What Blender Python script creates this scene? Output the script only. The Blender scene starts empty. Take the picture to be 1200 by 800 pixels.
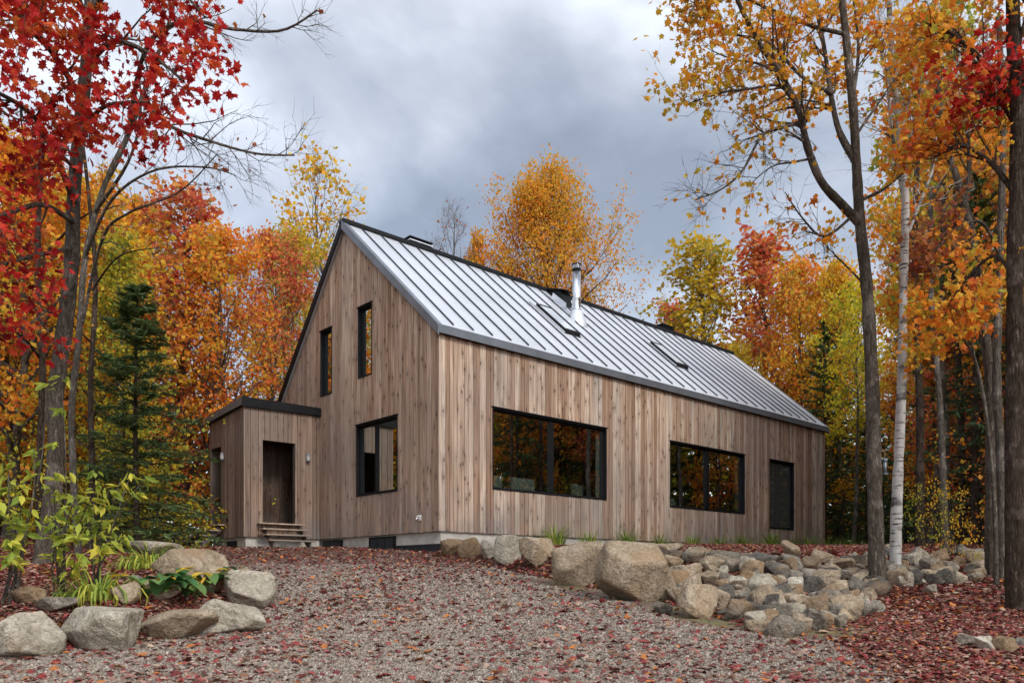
import bpy, math, random
import numpy as np
R = math.radians
S = bpy.context.scene
COL = S.collection
F = 930.0; HOR = 674.0; CAMZ = 1.4          # focal length and horizon of the photograph at 1200 px

# ------------------------------------------------------------ camera, sky, sun, exposure
cd = bpy.data.cameras.new('camera'); cam = bpy.data.objects.new('camera', cd); COL.objects.link(cam)
cd.sensor_width = 36; cd.lens = F/1200*36; cd.shift_y = (HOR-400)/1200; cd.shift_x = 0
cd.clip_start = .1; cd.clip_end = 2000
cam.location = (0, 0, CAMZ); cam.rotation_euler = (R(90), 0, 0); S.camera = cam

SUN_DIR = (0.50, -0.66, 0.72)
_az = math.atan2(SUN_DIR[0], SUN_DIR[1]); _el = math.atan2(SUN_DIR[2], math.hypot(SUN_DIR[0], SUN_DIR[1]))
w = bpy.data.worlds.new('World'); S.world = w; w.use_nodes = True
nt = w.node_tree; N = nt.nodes; L = nt.links; N.clear()
wo = N.new('ShaderNodeOutputWorld'); bg = N.new('ShaderNodeBackground'); bg2 = N.new('ShaderNodeBackground'); add = N.new('ShaderNodeAddShader')
sky = N.new('ShaderNodeTexSky'); sky.sky_type = 'NISHITA'; sky.sun_disc = False
sky.sun_elevation = _el; sky.sun_rotation = _az; sky.altitude = 300
L.new(sky.outputs[0], bg.inputs[0]); bg.inputs[1].default_value = 0.05
tc = N.new('ShaderNodeTexCoord'); sx = N.new('ShaderNodeSeparateXYZ'); L.new(tc.outputs['Generated'], sx.inputs[0])
def wm(op, a, b=None, c=None):
    m = N.new('ShaderNodeMath'); m.operation = op
    for i, v in enumerate((a, b, c)):
        if v is None: continue
        if isinstance(v, (int, float)): m.inputs[i].default_value = v
        else: L.new(v, m.inputs[i])
    return m.outputs[0]
zz = wm('ADD', wm('MAXIMUM', sx.outputs[2], 0), .22)
cx = wm('DIVIDE', sx.outputs[0], zz); cy = wm('DIVIDE', sx.outputs[1], zz)
cb = N.new('ShaderNodeCombineXYZ'); L.new(cx, cb.inputs[0]); L.new(cy, cb.inputs[1]); cb.inputs[2].default_value = 2.9
n1 = N.new('ShaderNodeTexNoise'); n1.inputs['Scale'].default_value = 1.55; n1.inputs['Detail'].default_value = 7; n1.inputs['Roughness'].default_value = .5; n1.inputs['Distortion'].default_value = .25
L.new(cb.outputs[0], n1.inputs['Vector'])
cr = N.new('ShaderNodeValToRGB'); e = cr.color_ramp.elements
e[0].position = .38; e[0].color = (.26, .275, .305, 1); e[1].position = .64; e[1].color = (.92, .95, 1.0, 1)
k = e.new(.46); k.color = (.375, .40, .44, 1); k = e.new(.54); k.color = (.56, .58, .62, 1)
L.new(n1.outputs[0], cr.inputs[0]); L.new(cr.outputs[0], bg2.inputs[0])
# the cloud cover is thinner and brighter behind the camera, where the sun stands
dt = N.new('ShaderNodeVectorMath'); dt.operation = 'DOT_PRODUCT'; L.new(tc.outputs['Generated'], dt.inputs[0]); dt.inputs[1].default_value = (.45, -.75, .5)
mr = N.new('ShaderNodeMapRange'); L.new(dt.outputs['Value'], mr.inputs[0]); mr.inputs[1].default_value = -.1; mr.inputs[2].default_value = .9; mr.inputs[3].default_value = .74; mr.inputs[4].default_value = 2.2
L.new(mr.outputs[0], bg2.inputs[1])
L.new(bg.outputs[0], add.inputs[0]); L.new(bg2.outputs[0], add.inputs[1]); L.new(add.outputs[0], wo.inputs[0])

sl = bpy.data.lights.new('sun', 'SUN'); so = bpy.data.objects.new('sun', sl); COL.objects.link(so)
sl.energy = 1.5; sl.angle = R(14); sl.color = (1, .95, .87)
so.rotation_euler = (math.pi/2 - _el, 0, math.atan2(SUN_DIR[1], SUN_DIR[0]) + math.pi/2)
S.view_settings.view_transform = 'Standard'; S.view_settings.look = 'None'; S.view_settings.gamma = 1
S.view_settings.exposure = 0.45
S.render.engine = 'CYCLES'
cy_ = S.cycles; cy_.max_bounces = 6; cy_.diffuse_bounces = 3; cy_.glossy_bounces = 3; cy_.transmission_bounces = 4; cy_.transparent_max_bounces = 8
cy_.use_denoising = True; cy_.sample_clamp_indirect = 4; cy_.caustics_reflective = False; cy_.caustics_refractive = False

# ------------------------------------------------------------ helpers
def tag(o, label=None, cat=None, group=None, kind=None):
    if label: o['label'] = label
    if cat: o['category'] = cat
    if group: o['group'] = group
    if kind: o['kind'] = kind
    return o
def empty(name, loc, rz=0, label=None, cat=None, group=None):
    o = bpy.data.objects.new(name, None); COL.objects.link(o); o.location = loc; o.rotation_euler = (0, 0, rz)
    o.empty_display_size = .2
    return tag(o, label, cat, group)
def link(name, me, parent=None):
    o = bpy.data.objects.new(name, me); COL.objects.link(o)
    if parent is not None: o.parent = parent
    return o
def np_mesh(name, V, groups, mats, tint=None, smooth=False, midx=None):
    """groups: list of (n,k) index arrays; tint: per-face float array"""
    me = bpy.data.meshes.new(name)
    V = np.asarray(V, np.float32); me.vertices.add(len(V)); me.vertices.foreach_set('co', V.ravel())
    idx = np.concatenate([g.ravel() for g in groups]).astype(np.int32)
    tot = np.concatenate([np.full(len(g), g.shape[1], np.int32) for g in groups])
    start = np.concatenate([[0], np.cumsum(tot)[:-1]]).astype(np.int32)
    me.loops.add(len(idx)); me.loops.foreach_set('vertex_index', idx)
    me.polygons.add(len(tot)); me.polygons.foreach_set('loop_start', start)
    try: me.polygons.foreach_set('loop_total', tot)
    except Exception: pass
    me.polygons.foreach_set('use_smooth', np.full(len(tot), smooth))
    for m in mats: me.materials.append(m)
    if midx is not None: me.polygons.foreach_set('material_index', np.asarray(midx, np.int32))
    me.update(calc_edges=True)
    if tint is not None:
        a = me.attributes.new('tint', 'FLOAT', 'FACE'); a.data.foreach_set('value', np.asarray(tint, np.float32))
    return me
class MB:
    def __init__(s): s.v = []; s.f = []; s.t = []; s.m = []
    def poly(s, pts, t=0., m=0):
        n = len(s.v); s.v += [tuple(p) for p in pts]; s.f.append(tuple(range(n, n+len(pts)))); s.t.append(t); s.m.append(m)
    def hexa(s, p, t=0., m=0):      # 8 points, bottom ring then top ring
        n = len(s.v); s.v += [tuple(q) for q in p]
        for f in ((3,2,1,0),(4,5,6,7),(0,1,5,4),(1,2,6,5),(2,3,7,6),(3,0,4,7)):
            s.f.append(tuple(n+i for i in f)); s.t.append(t); s.m.append(m)
    def box(s, x0, x1, y0, y1, z0, z1, t=0., m=0):
        s.hexa([(x0,y0,z0),(x1,y0,z0),(x1,y1,z0),(x0,y1,z0),(x0,y0,z1),(x1,y0,z1),(x1,y1,z1),(x0,y1,z1)], t, m)
    def tube(s, pts, rad, k=10, t=0., m=0, cap=True):
        P = np.array(pts, float); Rr = np.array(rad, float)
        V, Fq = tubes(P[None], Rr[None], k); n = len(s.v)
        s.v += [tuple(q) for q in V]
        for f in Fq: s.f.append(tuple(int(n+i) for i in f)); s.t.append(t); s.m.append(m)
        if cap:
            s.f.append(tuple(n+i for i in reversed(range(k)))); s.t.append(t); s.m.append(m)
            b = n+(len(P)-1)*k; s.f.append(tuple(b+i for i in range(k))); s.t.append(t); s.m.append(m)
    def lathe(s, c, prof, k=20, t=0., m=0):
        n = len(s.v)
        for r, z in prof:
            for i in range(k):
                a = 2*math.pi*i/k; s.v.append((c[0]+r*math.cos(a), c[1]+r*math.sin(a), c[2]+z))
        for j in range(len(prof)-1):
            for i in range(k):
                i2 = (i+1) % k; s.f.append((n+j*k+i, n+j*k+i2, n+(j+1)*k+i2, n+(j+1)*k+i)); s.t.append(t); s.m.append(m)
    def mesh(s, name, mats, smooth=False):
        me = bpy.data.meshes.new(name); me.from_pydata(s.v, [], s.f)
        for m in mats: me.materials.append(m)
        a = me.attributes.new('tint', 'FLOAT', 'FACE'); a.data.foreach_set('value', np.array(s.t, np.float32))
        me.polygons.foreach_set('material_index', np.array(s.m, np.int32))
        if smooth: me.polygons.foreach_set('use_smooth', np.full(len(s.f), True))
        me.update(); return me
    def build(s, name, mats, parent=None, smooth=False, bevel=0):
        o = link(name, s.mesh(name, mats if isinstance(mats, (list, tuple)) else [mats], smooth), parent)
        if bevel:
            b = o.modifiers.new('bevel', 'BEVEL'); b.width = bevel; b.segments = 2; b.limit_method = 'ANGLE'
        return o
def tubes(P, Rr, k):
    """P (n,m,3) centre lines, Rr (n,m) radii -> verts, quads"""
    n, m, _ = P.shape
    T = np.gradient(P, axis=1); T /= np.linalg.norm(T, axis=2, keepdims=True)+1e-9
    mean = T.mean(axis=1, keepdims=True)
    ref = np.where(np.abs(mean[..., 2:3]) > .8, np.array([1., .15, 0.]), np.array([.1, .05, 1.]))
    A = np.cross(T, np.broadcast_to(ref, T.shape)); A /= np.linalg.norm(A, axis=2, keepdims=True)+1e-9
    B = np.cross(T, A)
    th = np.arange(k)*2*math.pi/k
    V = P[:, :, None] + Rr[:, :, None, None]*(A[:, :, None]*np.cos(th)[None, None, :, None] + B[:, :, None]*np.sin(th)[None, None, :, None])
    i = np.arange(n)[:, None, None]*m*k; j = np.arange(m-1)[None, :, None]*k; q = np.arange(k)[None, None, :]; q2 = (q+1) % k
    Fq = np.stack([i+j+q, i+j+q2, i+j+k+q2, i+j+k+q], -1).reshape(-1, 4)
    return V.reshape(-1, 3), Fq
def norm(v): return v/(np.linalg.norm(v, axis=-1, keepdims=True)+1e-9)
def px(x, y, Y): return np.array([(x-600)/F*Y, Y, CAMZ+(HOR-y)/F*Y])   # direction of a photo point at real distance Y

# ------------------------------------------------------------ terrain
def inpoly(X, Y, poly):
    r = np.zeros(X.shape, bool); n = len(poly); j = n-1
    for i in range(n):
        xi, yi = poly[i]; xj, yj = poly[j]
        c = ((yi > Y) != (yj > Y)) & (X < (xj-xi)*(Y-yi)/((yj-yi)+1e-12)+xi)
        r ^= c; j = i
    return r
def dist(X, Y, pl):
    d = np.full(X.shape, 1e9)
    for (ax, ay), (bx, by) in zip(pl[:-1], pl[1:]):
        t = np.clip(((X-ax)*(bx-ax)+(Y-ay)*(by-ay))/((bx-ax)**2+(by-ay)**2), 0, 1)
        d = np.minimum(d, np.hypot(X-ax-t*(bx-ax), Y-ay-t*(by-ay)))
    return d
EDGE = [(-1.75,17.0),(-.75,14.9),(-.1,13.0),(.95,10.8),(1.8,9.3),(2.15,8.0),(2.63,7.45),(3.6,7.9),(4.3,9.3),(5.5,10.1),(6.6,10.5),(8.5,12),(12,16),(30,22),(60,34)]
BED = [(-4.9,5.9),(-4.1,6.4),(-3.2,6.85),(-2.85,7.3),(-2.8,8.7),(-3.4,10.3),(-4.4,12),(-6.6,14.5),(-9.5,18.5),(-14,22),(-60,24)]
def sm(x): x = np.clip(x, 0, 1); return x*x*(3-2*x)
def wob(X, Y, s, seed=0):
    r = np.zeros(np.broadcast(X, Y).shape); rg = np.random.RandomState(seed)
    for i in range(6):
        a = rg.uniform(0, 6.28); f = s*rg.uniform(.6, 1.9); r = r+np.sin((X*math.cos(a)+Y*math.sin(a))*f+rg.uniform(0, 6.28))
    return r/6
def masks(X, Y):
    inT = inpoly(X, Y, EDGE+[(60,200),(-4,200),(2,24)]); dT = dist(X, Y, EDGE)*np.where(inT, 1, -1)
    inB = inpoly(X, Y, BED+[(-60,-5),(-8,2)]); dB = dist(X, Y, BED)*np.where(inB, 1, -1)
    return dT, dB
def ground(X, Y):
    X = np.asarray(X, float); Y = np.asarray(Y, float)
    z = np.interp(Y, [-60,-10,0,5,8,11,14,17,20,24,30,60,130,300], [-5,-1,0,.595,.95,1.29,1.59,1.86,2.10,2.22,2.30,2.8,6,12])
    dT, dB = masks(X, Y)
    T = np.interp(Y, [7,9,12,18,22,30,60], [1.28,1.5,1.70,2.08,2.2,2.27,2.8])
    wd = np.interp(X, [1.4,2.3], [.7,2.8])
    z = z + sm(dT/wd)*np.maximum(0, T-z)
    z = z + sm(dB/.9)*.28
    z = z + .03*wob(X, Y, .9, 1) + .012*wob(X, Y, 4, 2)*(1)
    return z
def hit(x, y):          # where the line of sight through a photo point meets the ground
    Ys = np.linspace(3, 60, 2400); X = (x-600)/F*Ys; z = CAMZ+(HOR-y)/F*Ys
    i = np.argmax(z < ground(X, Ys)) if np.any(z < ground(X, Ys)) else -1
    return float(X[i]), float(Ys[i])
def gz(x, y): return float(ground(np.array([x]), np.array([y]))[0])

# ------------------------------------------------------------ materials
def mat(name):
    m = bpy.data.materials.new(name); m.use_nodes = True; m.node_tree.nodes.clear(); return m, m.node_tree.nodes, m.node_tree.links
class NT:
    def __init__(s, name):
        s.m = bpy.data.materials.new(name); s.m.use_nodes = True; s.n = s.m.node_tree.nodes; s.l = s.m.node_tree.links; s.n.clear()
        s.out = s.n.new('ShaderNodeOutputMaterial')
    def new(s, t, **kw):
        n = s.n.new('ShaderNode'+t)
        for k, v in kw.items(): setattr(n, k, v)
        return n
    def set(s, sock, v):
        if isinstance(v, bpy.types.NodeSocket): s.l.new(v, sock)
        elif isinstance(v, tuple) and len(v) == 3 and sock.type == 'RGBA': sock.default_value = (*v, 1)
        else: sock.default_value = v
    def math(s, op, *a):
        m = s.new('Math', operation=op)
        for i, v in enumerate(a): s.set(m.inputs[i], v)
        return m.outputs[0]
    def coord(s, scale=(1,1,1), off=None, which='Object'):
        t = s.new('TexCoord'); mp = s.new('Mapping'); s.l.new(t.outputs[which], mp.inputs[0]); mp.inputs['Scale'].default_value = scale
        if off is not None: s.set(mp.inputs['Location'], off)
        return mp.outputs[0]
    def noise(s, vec, scale, detail=3, rough=.55, dist=0):
        n = s.new('TexNoise'); s.set(n.inputs['Vector'], vec); n.inputs['Scale'].default_value = scale; n.inputs['Detail'].default_value = detail
        n.inputs['Roughness'].default_value = rough; n.inputs['Distortion'].default_value = dist; return n.outputs[0]
    def vor(s, vec, scale, feat='F1'):
        n = s.new('TexVoronoi', feature=feat); s.set(n.inputs['Vector'], vec); n.inputs['Scale'].default_value = scale; return n
    def ramp(s, fac, stops, interp='LINEAR'):
        n = s.new('ValToRGB'); n.color_ramp.interpolation = interp; s.set(n.inputs[0], fac); e = n.color_ramp.elements
        while len(e) < len(stops): e.new(.5)
        for el, (p, c) in zip(e, stops):
            el.position = p; el.color = (*c, 1) if len(c) == 3 else c
        return n.outputs[0]
    def mix(s, fac, a, b, mode='MIX'):
        n = s.new('Mix', data_type='RGBA', blend_type=mode); s.set(n.inputs[0], fac); s.set(n.inputs[6], a); s.set(n.inputs[7], b); return n.outputs[2]
    def attr(s, name='tint'):
        n = s.new('Attribute', attribute_name=name); return n.outputs['Fac']
    def bump(s, h, strength, dist):
        n = s.new('Bump'); s.set(n.inputs['Height'], h); n.inputs['Strength'].default_value = strength; n.inputs['Distance'].default_value = dist; return n.outputs[0]
    def bsdf(s, col, rough=.8, metal=0, nrm=None, spec=.3):
        b = s.new('BsdfPrincipled'); s.set(b.inputs['Base Color'], col); s.set(b.inputs['Roughness'], rough); s.set(b.inputs['Metallic'], metal)
        b.inputs['Specular IOR Level'].default_value = spec
        if nrm is not None: s.l.new(nrm, b.inputs['Normal'])
        s.l.new(b.outputs[0], s.out.inputs[0]); return b
def simple(name, col, rough=.6, metal=0, var=.15, scale=8, bump=0, spec=.3):
    t = NT(name); c = t.coord(); n = t.noise(c, scale, 4)
    d = tuple(x*(1-var) for x in col); u = tuple(min(1, x*(1+var)) for x in col)
    nr = t.bump(t.noise(c, scale*6, 3), bump, .01) if bump else None
    t.bsdf(t.ramp(n, [(.3, d), (.7, u)]), rough, metal, nr, spec); return t.m

def wood_mat(name, stops, knots=True, sat=1.):
    t = NT(name); tint = t.attr(); off = t.new('CombineXYZ'); s7 = t.math('MULTIPLY', tint, 37.); t.set(off.inputs[0], s7); t.set(off.inputs[1], s7); t.set(off.inputs[2], t.math('MULTIPLY', tint, 91.))
    c = t.coord((1,1,1), off.outputs[0]); 
    m2 = t.new('Mapping'); t.l.new(c, m2.inputs[0]); m2.inputs['Scale'].default_value = (26,26,.9)
    m3 = t.new('Mapping'); t.l.new(c, m3.inputs[0]); m3.inputs['Scale'].default_value = (6,6,.55)
    s0 = t.new('SeparateXYZ'); t.l.new(c, s0.inputs[0]); kc = t.new('CombineXYZ'); t.set(kc.inputs[0], t.math('MULTIPLY', t.math('ADD', s0.outputs[0], s0.outputs[1]), 5.2)); t.set(kc.inputs[1], t.math('MULTIPLY', s0.outputs[2], 2.3))
    v = t.new('TexVoronoi', voronoi_dimensions='2D'); v.inputs['Scale'].default_value = 1.; t.l.new(kc.outputs[0], v.inputs['Vector'])
    kd = v.outputs['Distance']
    g = t.noise(m2.outputs[0], 1., 5, .6, .6); g2 = t.noise(m3.outputs[0], 1., 3, .5, .3)
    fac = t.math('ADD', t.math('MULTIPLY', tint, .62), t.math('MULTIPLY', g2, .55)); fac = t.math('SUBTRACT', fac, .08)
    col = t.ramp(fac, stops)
    col = t.mix(t.ramp(g, [(.34,(0,0,0)),(.66,(1,1,1))]), t.mix(1., col, (.56,.52,.49), 'MULTIPLY'), t.mix(1., col, (1.36,1.34,1.31), 'MULTIPLY'))
    if knots:
        gate = t.math('GREATER_THAN', t.new('SeparateColor').outputs[0] if False else v.outputs['Color'], .48)
        k1 = t.math('MULTIPLY', t.ramp(kd, [(.07,(1,1,1)),(.19,(0,0,0))]), gate)
        col = t.mix(t.math('MULTIPLY', k1, .8), col, (.045,.022,.014))
        k2 = t.math('MULTIPLY', t.ramp(kd, [(.18,(0,0,0)),(.24,(1,1,1)),(.42,(0,0,0))]), gate)
        col = t.mix(t.math('MULTIPLY', k2, .35), col, (.20,.10,.055))
    # weather stains: rain splash greys the boards low down, in ragged patches
    oc = t.coord(); sp = t.new('SeparateXYZ'); t.l.new(oc, sp.inputs[0])
    st = t.noise(oc, .9, 4, .6); low = t.new('MapRange'); t.l.new(sp.outputs[2], low.inputs[0]); low.inputs[1].default_value = 1.1; low.inputs[2].default_value = -.1
    wt = t.math('MULTIPLY', low.outputs[0], t.ramp(t.math('ADD', t.math('MULTIPLY', st, .7), t.math('MULTIPLY', g2, .4)), [(.42,(0,0,0)),(.68,(1,1,1))]))
    col = t.mix(t.math('MULTIPLY', wt, .75), col, (.165,.155,.155))
    pt = t.noise(oc, .35, 3, .5); col = t.mix(t.ramp(t.math('ADD', t.math('MULTIPLY', pt, .75), t.math('MULTIPLY', g, .3)), [(.45,(0,0,0)),(.68,(.6,.6,.6))]), col, (.19,.16,.14))
    t.bsdf(col, .82, 0, t.bump(g, .35, .004), .25); return t.m
M = {}
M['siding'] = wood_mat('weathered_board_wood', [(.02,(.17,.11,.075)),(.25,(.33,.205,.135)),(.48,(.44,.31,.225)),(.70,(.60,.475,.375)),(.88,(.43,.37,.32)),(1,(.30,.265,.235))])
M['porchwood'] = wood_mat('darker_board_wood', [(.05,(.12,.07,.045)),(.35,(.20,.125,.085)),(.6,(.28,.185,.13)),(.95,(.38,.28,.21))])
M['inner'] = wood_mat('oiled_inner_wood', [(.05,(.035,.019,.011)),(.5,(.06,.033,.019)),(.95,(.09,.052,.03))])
M['tread'] = wood_mat('raw_tread_wood', [(.05,(.3,.2,.13)),(.5,(.45,.33,.24)),(.95,(.5,.4,.31))], knots=False)
M['blackmetal'] = simple('black_painted_metal', (.009,.009,.010), .55, .0, .3, 4, spec=.18)
M['flash'] = simple('grey_metal_flashing', (.19,.205,.23), .42, .5, .12, 3)
M['seam'] = simple('seam_rib_painted_shade', (.035,.04,.05), .45, .4, .1)  # rib shadow and dark reflection put into the colour of the seams
M['concrete'] = simple('cast_concrete', (.47,.44,.39), .9, 0, .22, 5, .3)
M['membrane'] = simple('black_foundation_membrane', (.02,.022,.026), .7, 0, .3, 9, .5)
M['white'] = simple('white_paint', (.75,.75,.73), .5, 0, .03)
M['interior'] = simple('interior_plaster', (.20,.185,.165), .8, 0, .05)
M['sofa'] = simple('pale_fabric', (.66,.68,.64), .9, 0, .08, 20)
M['steel'] = simple('brushed_steel', (.62,.63,.65), .24, 1., .08, 14)
M['lead'] = simple('dull_galvanised_metal', (.62,.63,.65), .45, .7, .08, 9)
M['lampglass'] = simple('frosted_lamp_glass', (.38,.37,.34), .35, 0, .04)
def roofmat():
    t = NT('standing_seam_steel'); c = t.coord((1,1,1)); n = t.noise(c, .7, 4, .6); n2 = t.noise(t.coord((.5,7,7)), 1.2, 3)
    col = t.ramp(n, [(.3,(.52,.53,.56)),(.7,(.66,.67,.70))]); col = t.mix(t.math('MULTIPLY', n2, .22), col, (.46,.49,.54))
    t.bsdf(col, t.ramp(n2, [(.3,(.34,)*3),(.7,(.46,)*3)]), .35, t.bump(t.noise(t.coord((2.2,.5,.5)), 1.3, 2), .10, .03), .6); return t.m
M['roof'] = roofmat()
def glassmat(name, refl, tintc=(.55,.6,.56), rough=0., fk=1.2, mesh=0.):
    t = NT(name); tr = t.new('BsdfTransparent'); t.set(tr.inputs[0], tintc); gl = t.new('BsdfGlossy'); gl.inputs['Roughness'].default_value = rough; t.set(gl.inputs[0], (.93,.95,.93))
    fr = t.new('LayerWeight'); fr.inputs[0].default_value = .5
    wv = t.noise(t.coord((.6,.6,.6)), 1., 1); nb = t.bump(wv, .06, .02); t.l.new(nb, gl.inputs['Normal'])
    fc = t.math('MINIMUM', t.math('ADD', t.math('MULTIPLY', t.math('POWER', fr.outputs['Facing'], 3.), fk), refl), 1.)
    mx = t.new('MixShader'); t.set(mx.inputs[0], fc); t.l.new(tr.outputs[0], mx.inputs[1]); t.l.new(gl.outputs[0], mx.inputs[2]); res = mx.outputs[0]
    if mesh:
        df = t.new('BsdfDiffuse'); t.set(df.inputs[0], (.13,.125,.12)); m2 = t.new('MixShader'); m2.inputs[0].default_value = mesh; t.l.new(res, m2.inputs[1]); t.l.new(df.outputs[0], m2.inputs[2]); res = m2.outputs[0]
    t.l.new(res, t.out.inputs[0]); return t.m
M['glass'] = glassmat('coated_window_glass', .46, (.88,.94,.9))
M['screen'] = glassmat('insect_screened_glass', .16, (.25,.25,.25), .0, 1., .42)

def leafmat(name, cols, trans=.4, shift=.35, val=1., interp='LINEAR'):
    t = NT(name); tint = t.attr(); tcn = t.new('TexCoord'); n = t.noise(tcn.outputs['Object'], .55, 2)
    oi = t.new('ObjectInfo')
    f = t.math('ADD', t.math('MULTIPLY', tint, .65), t.math('MULTIPLY', t.math('SUBTRACT', n, .5), shift*3.2)); f = t.math('ADD', f, t.math('MULTIPLY', oi.outputs['Random'], .12)); f = t.math('ADD', f, .12)
    k = len(cols); stops = [((i+.3)/k, tuple(c*val for c in col)) for i, col in enumerate(cols)]
    col = t.ramp(f, stops, interp)
    fine = t.math('FRACT', t.math('MULTIPLY', tint, 17.3)); col = t.mix(t.math('MULTIPLY', fine, .5), col, t.mix(1., col, (.5,.5,.5), 'MULTIPLY'))
    d = t.new('BsdfPrincipled'); t.set(d.inputs['Base Color'], col); d.inputs['Roughness'].default_value = .55; d.inputs['Specular IOR Level'].default_value = .25
    tr = t.new('BsdfTranslucent'); t.set(tr.inputs[0], col); mx = t.new('MixShader'); mx.inputs[0].default_value = trans
    t.l.new(d.outputs[0], mx.inputs[1]); t.l.new(tr.outputs[0], mx.inputs[2]); t.l.new(mx.outputs[0], t.out.inputs[0]); return t.m
LM = {
 'red': leafmat('red_maple_leaf', [(.20,.010,.014),(.46,.018,.02),(.70,.035,.03),(.78,.10,.03),(.62,.20,.04)], .45),
 'orange': leafmat('orange_maple_leaf', [(.62,.10,.03),(.86,.22,.03),(.95,.36,.04),(.92,.50,.05),(.50,.44,.05)], .5),
 'redorange': leafmat('coral_maple_leaf', [(.48,.06,.05),(.68,.13,.07),(.86,.26,.09),(.86,.38,.09),(.42,.34,.07)], .5),
 'gold': leafmat('golden_leaf', [(.70,.22,.02),(.85,.36,.025),(.92,.50,.03),(.90,.62,.05),(.62,.50,.05)], .5),
 'amber': leafmat('amber_leaf', [(.58,.15,.02),(.84,.27,.025),(.92,.37,.03),(.84,.46,.04),(.60,.42,.04)], .5),
 'yellow': leafmat('bright_yellow_leaf', [(.62,.42,.02),(.90,.66,.03),(.95,.78,.05),(.60,.60,.06),(.28,.36,.04)], .5),
 'yellowgreen': leafmat('yellow_green_leaf', [(.16,.24,.03),(.34,.38,.04),(.60,.52,.05),(.78,.56,.05),(.24,.34,.05)], .5),
 'green': leafmat('dark_green_leaf', [(.03,.06,.02),(.055,.10,.025),(.09,.14,.03),(.16,.18,.035),(.30,.24,.04)]),
 'needle': leafmat('evergreen_needles', [(.05,.08,.035),(.075,.13,.045),(.11,.175,.06),(.17,.22,.075)], .3),
 'sapling': leafmat('lime_sapling_leaf', [(.18,.26,.04),(.32,.40,.055),(.52,.54,.07),(.74,.62,.08)], .45),
 'limegold': leafmat('lime_gold_leaf', [(.30,.30,.035),(.55,.44,.04),(.78,.54,.04),(.80,.48,.04),(.36,.36,.05)], .5),
 'brownred': leafmat('russet_leaf', [(.26,.06,.05),(.40,.11,.06),(.58,.22,.07),(.36,.20,.08)], .45),
 'fallen': leafmat('fallen_leaf', [(.05,.02,.016),(.05,.02,.016),(.15,.025,.022),(.27,.038,.033),(.12,.055,.035),(.42,.29,.21),(.31,.15,.11),(.22,.11,.065),(.17,.035,.033),(.36,.19,.155),(.30,.06,.05),(.50,.17,.04),(.19,.10,.06),(.58,.36,.07),(.33,.05,.04)], .1, .02, 1., 'CONSTANT'),
 'blade': leafmat('green_grass_blade', [(.08,.16,.025),(.17,.28,.04),(.30,.40,.06),(.55,.52,.08)], .35),
 'hosta': leafmat('hosta_leaf', [(.04,.12,.035),(.06,.17,.05),(.10,.22,.06),(.18,.30,.07)], .3),
 'hostayellow': leafmat('yellowed_hosta_leaf', [(.7,.46,.04),(.92,.66,.07),(.85,.40,.05)], .4),
}
def barkmat(name, a, b, c, scale=1., white=False):
    t = NT(name); co = t.coord((1,1,.30)); n = t.noise(co, 16*scale, 6, .72, .6); v = t.vor(t.coord((1,1,.3)), 38*scale); pt = t.noise(t.coord(), 2.2, 3, .6)
    if white:
        cz = t.coord((1.6,1.6,15)); m = t.noise(cz, 2.4, 4, .65); base = t.ramp(n, [(.3,a),(.7,b)])
        col = t.mix(t.ramp(m, [(.56,(0,0,0)),(.62,(1,1,1))]), base, c)
        big = t.noise(t.coord((1,1,2.)), 1.7, 2); col = t.mix(t.ramp(big, [(.56,(0,0,0)),(.62,(.85,.85,.85))]), col, c)
        t.bsdf(col, .75, 0, t.bump(m, .4, .01)); return t.m
    col = t.ramp(n, [(.28,a),(.5,b),(.72,c)])
    col = t.mix(t.ramp(pt, [(.54,(0,0,0)),(.60,(.8,.8,.8))]), col, tuple(min(1, x*1.9+.04) for x in b))
    dn = t.new('VectorMath', operation='ADD'); t.l.new(t.coord((1,1,.17)), dn.inputs[0]); t.l.new(t.math('MULTIPLY', n, .09), dn.inputs[1])
    v = t.new('TexVoronoi', feature='DISTANCE_TO_EDGE'); v.inputs['Scale'].default_value = 34*scale; t.l.new(dn.outputs[0], v.inputs['Vector'])
    ed = t.ramp(v.outputs['Distance'], [(.0,(.55,.55,.55)),(.13,(0,0,0))]); col = t.mix(ed, col, tuple(x*.35 for x in a))
    bl = t.noise(t.coord((1,1,.7)), 5, 4, .7); col = t.mix(t.ramp(bl, [(.5,(0,0,0)),(.62,(.5,.5,.5))]), col, tuple(x*1.6 for x in a))
    t.bsdf(col, .9, 0, t.bump(t.math('ADD', n, t.math('MULTIPLY', v.outputs['Distance'], 3.)), 1., .03), .1); return t.m
BK = {
 'maple': barkmat('grey_maple_bark', (.065,.048,.036),(.175,.14,.108),(.32,.275,.225)),
 'dark': barkmat('dark_brown_bark', (.032,.021,.015),(.095,.065,.047),(.18,.135,.10)),
 'grey': barkmat('smooth_grey_bark', (.08,.064,.05),(.19,.16,.128),(.33,.29,.24), .9),
 'birch': barkmat('white_birch_bark', (.30,.275,.245),(.52,.49,.45),(.04,.032,.028), 1., True),
}
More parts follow.
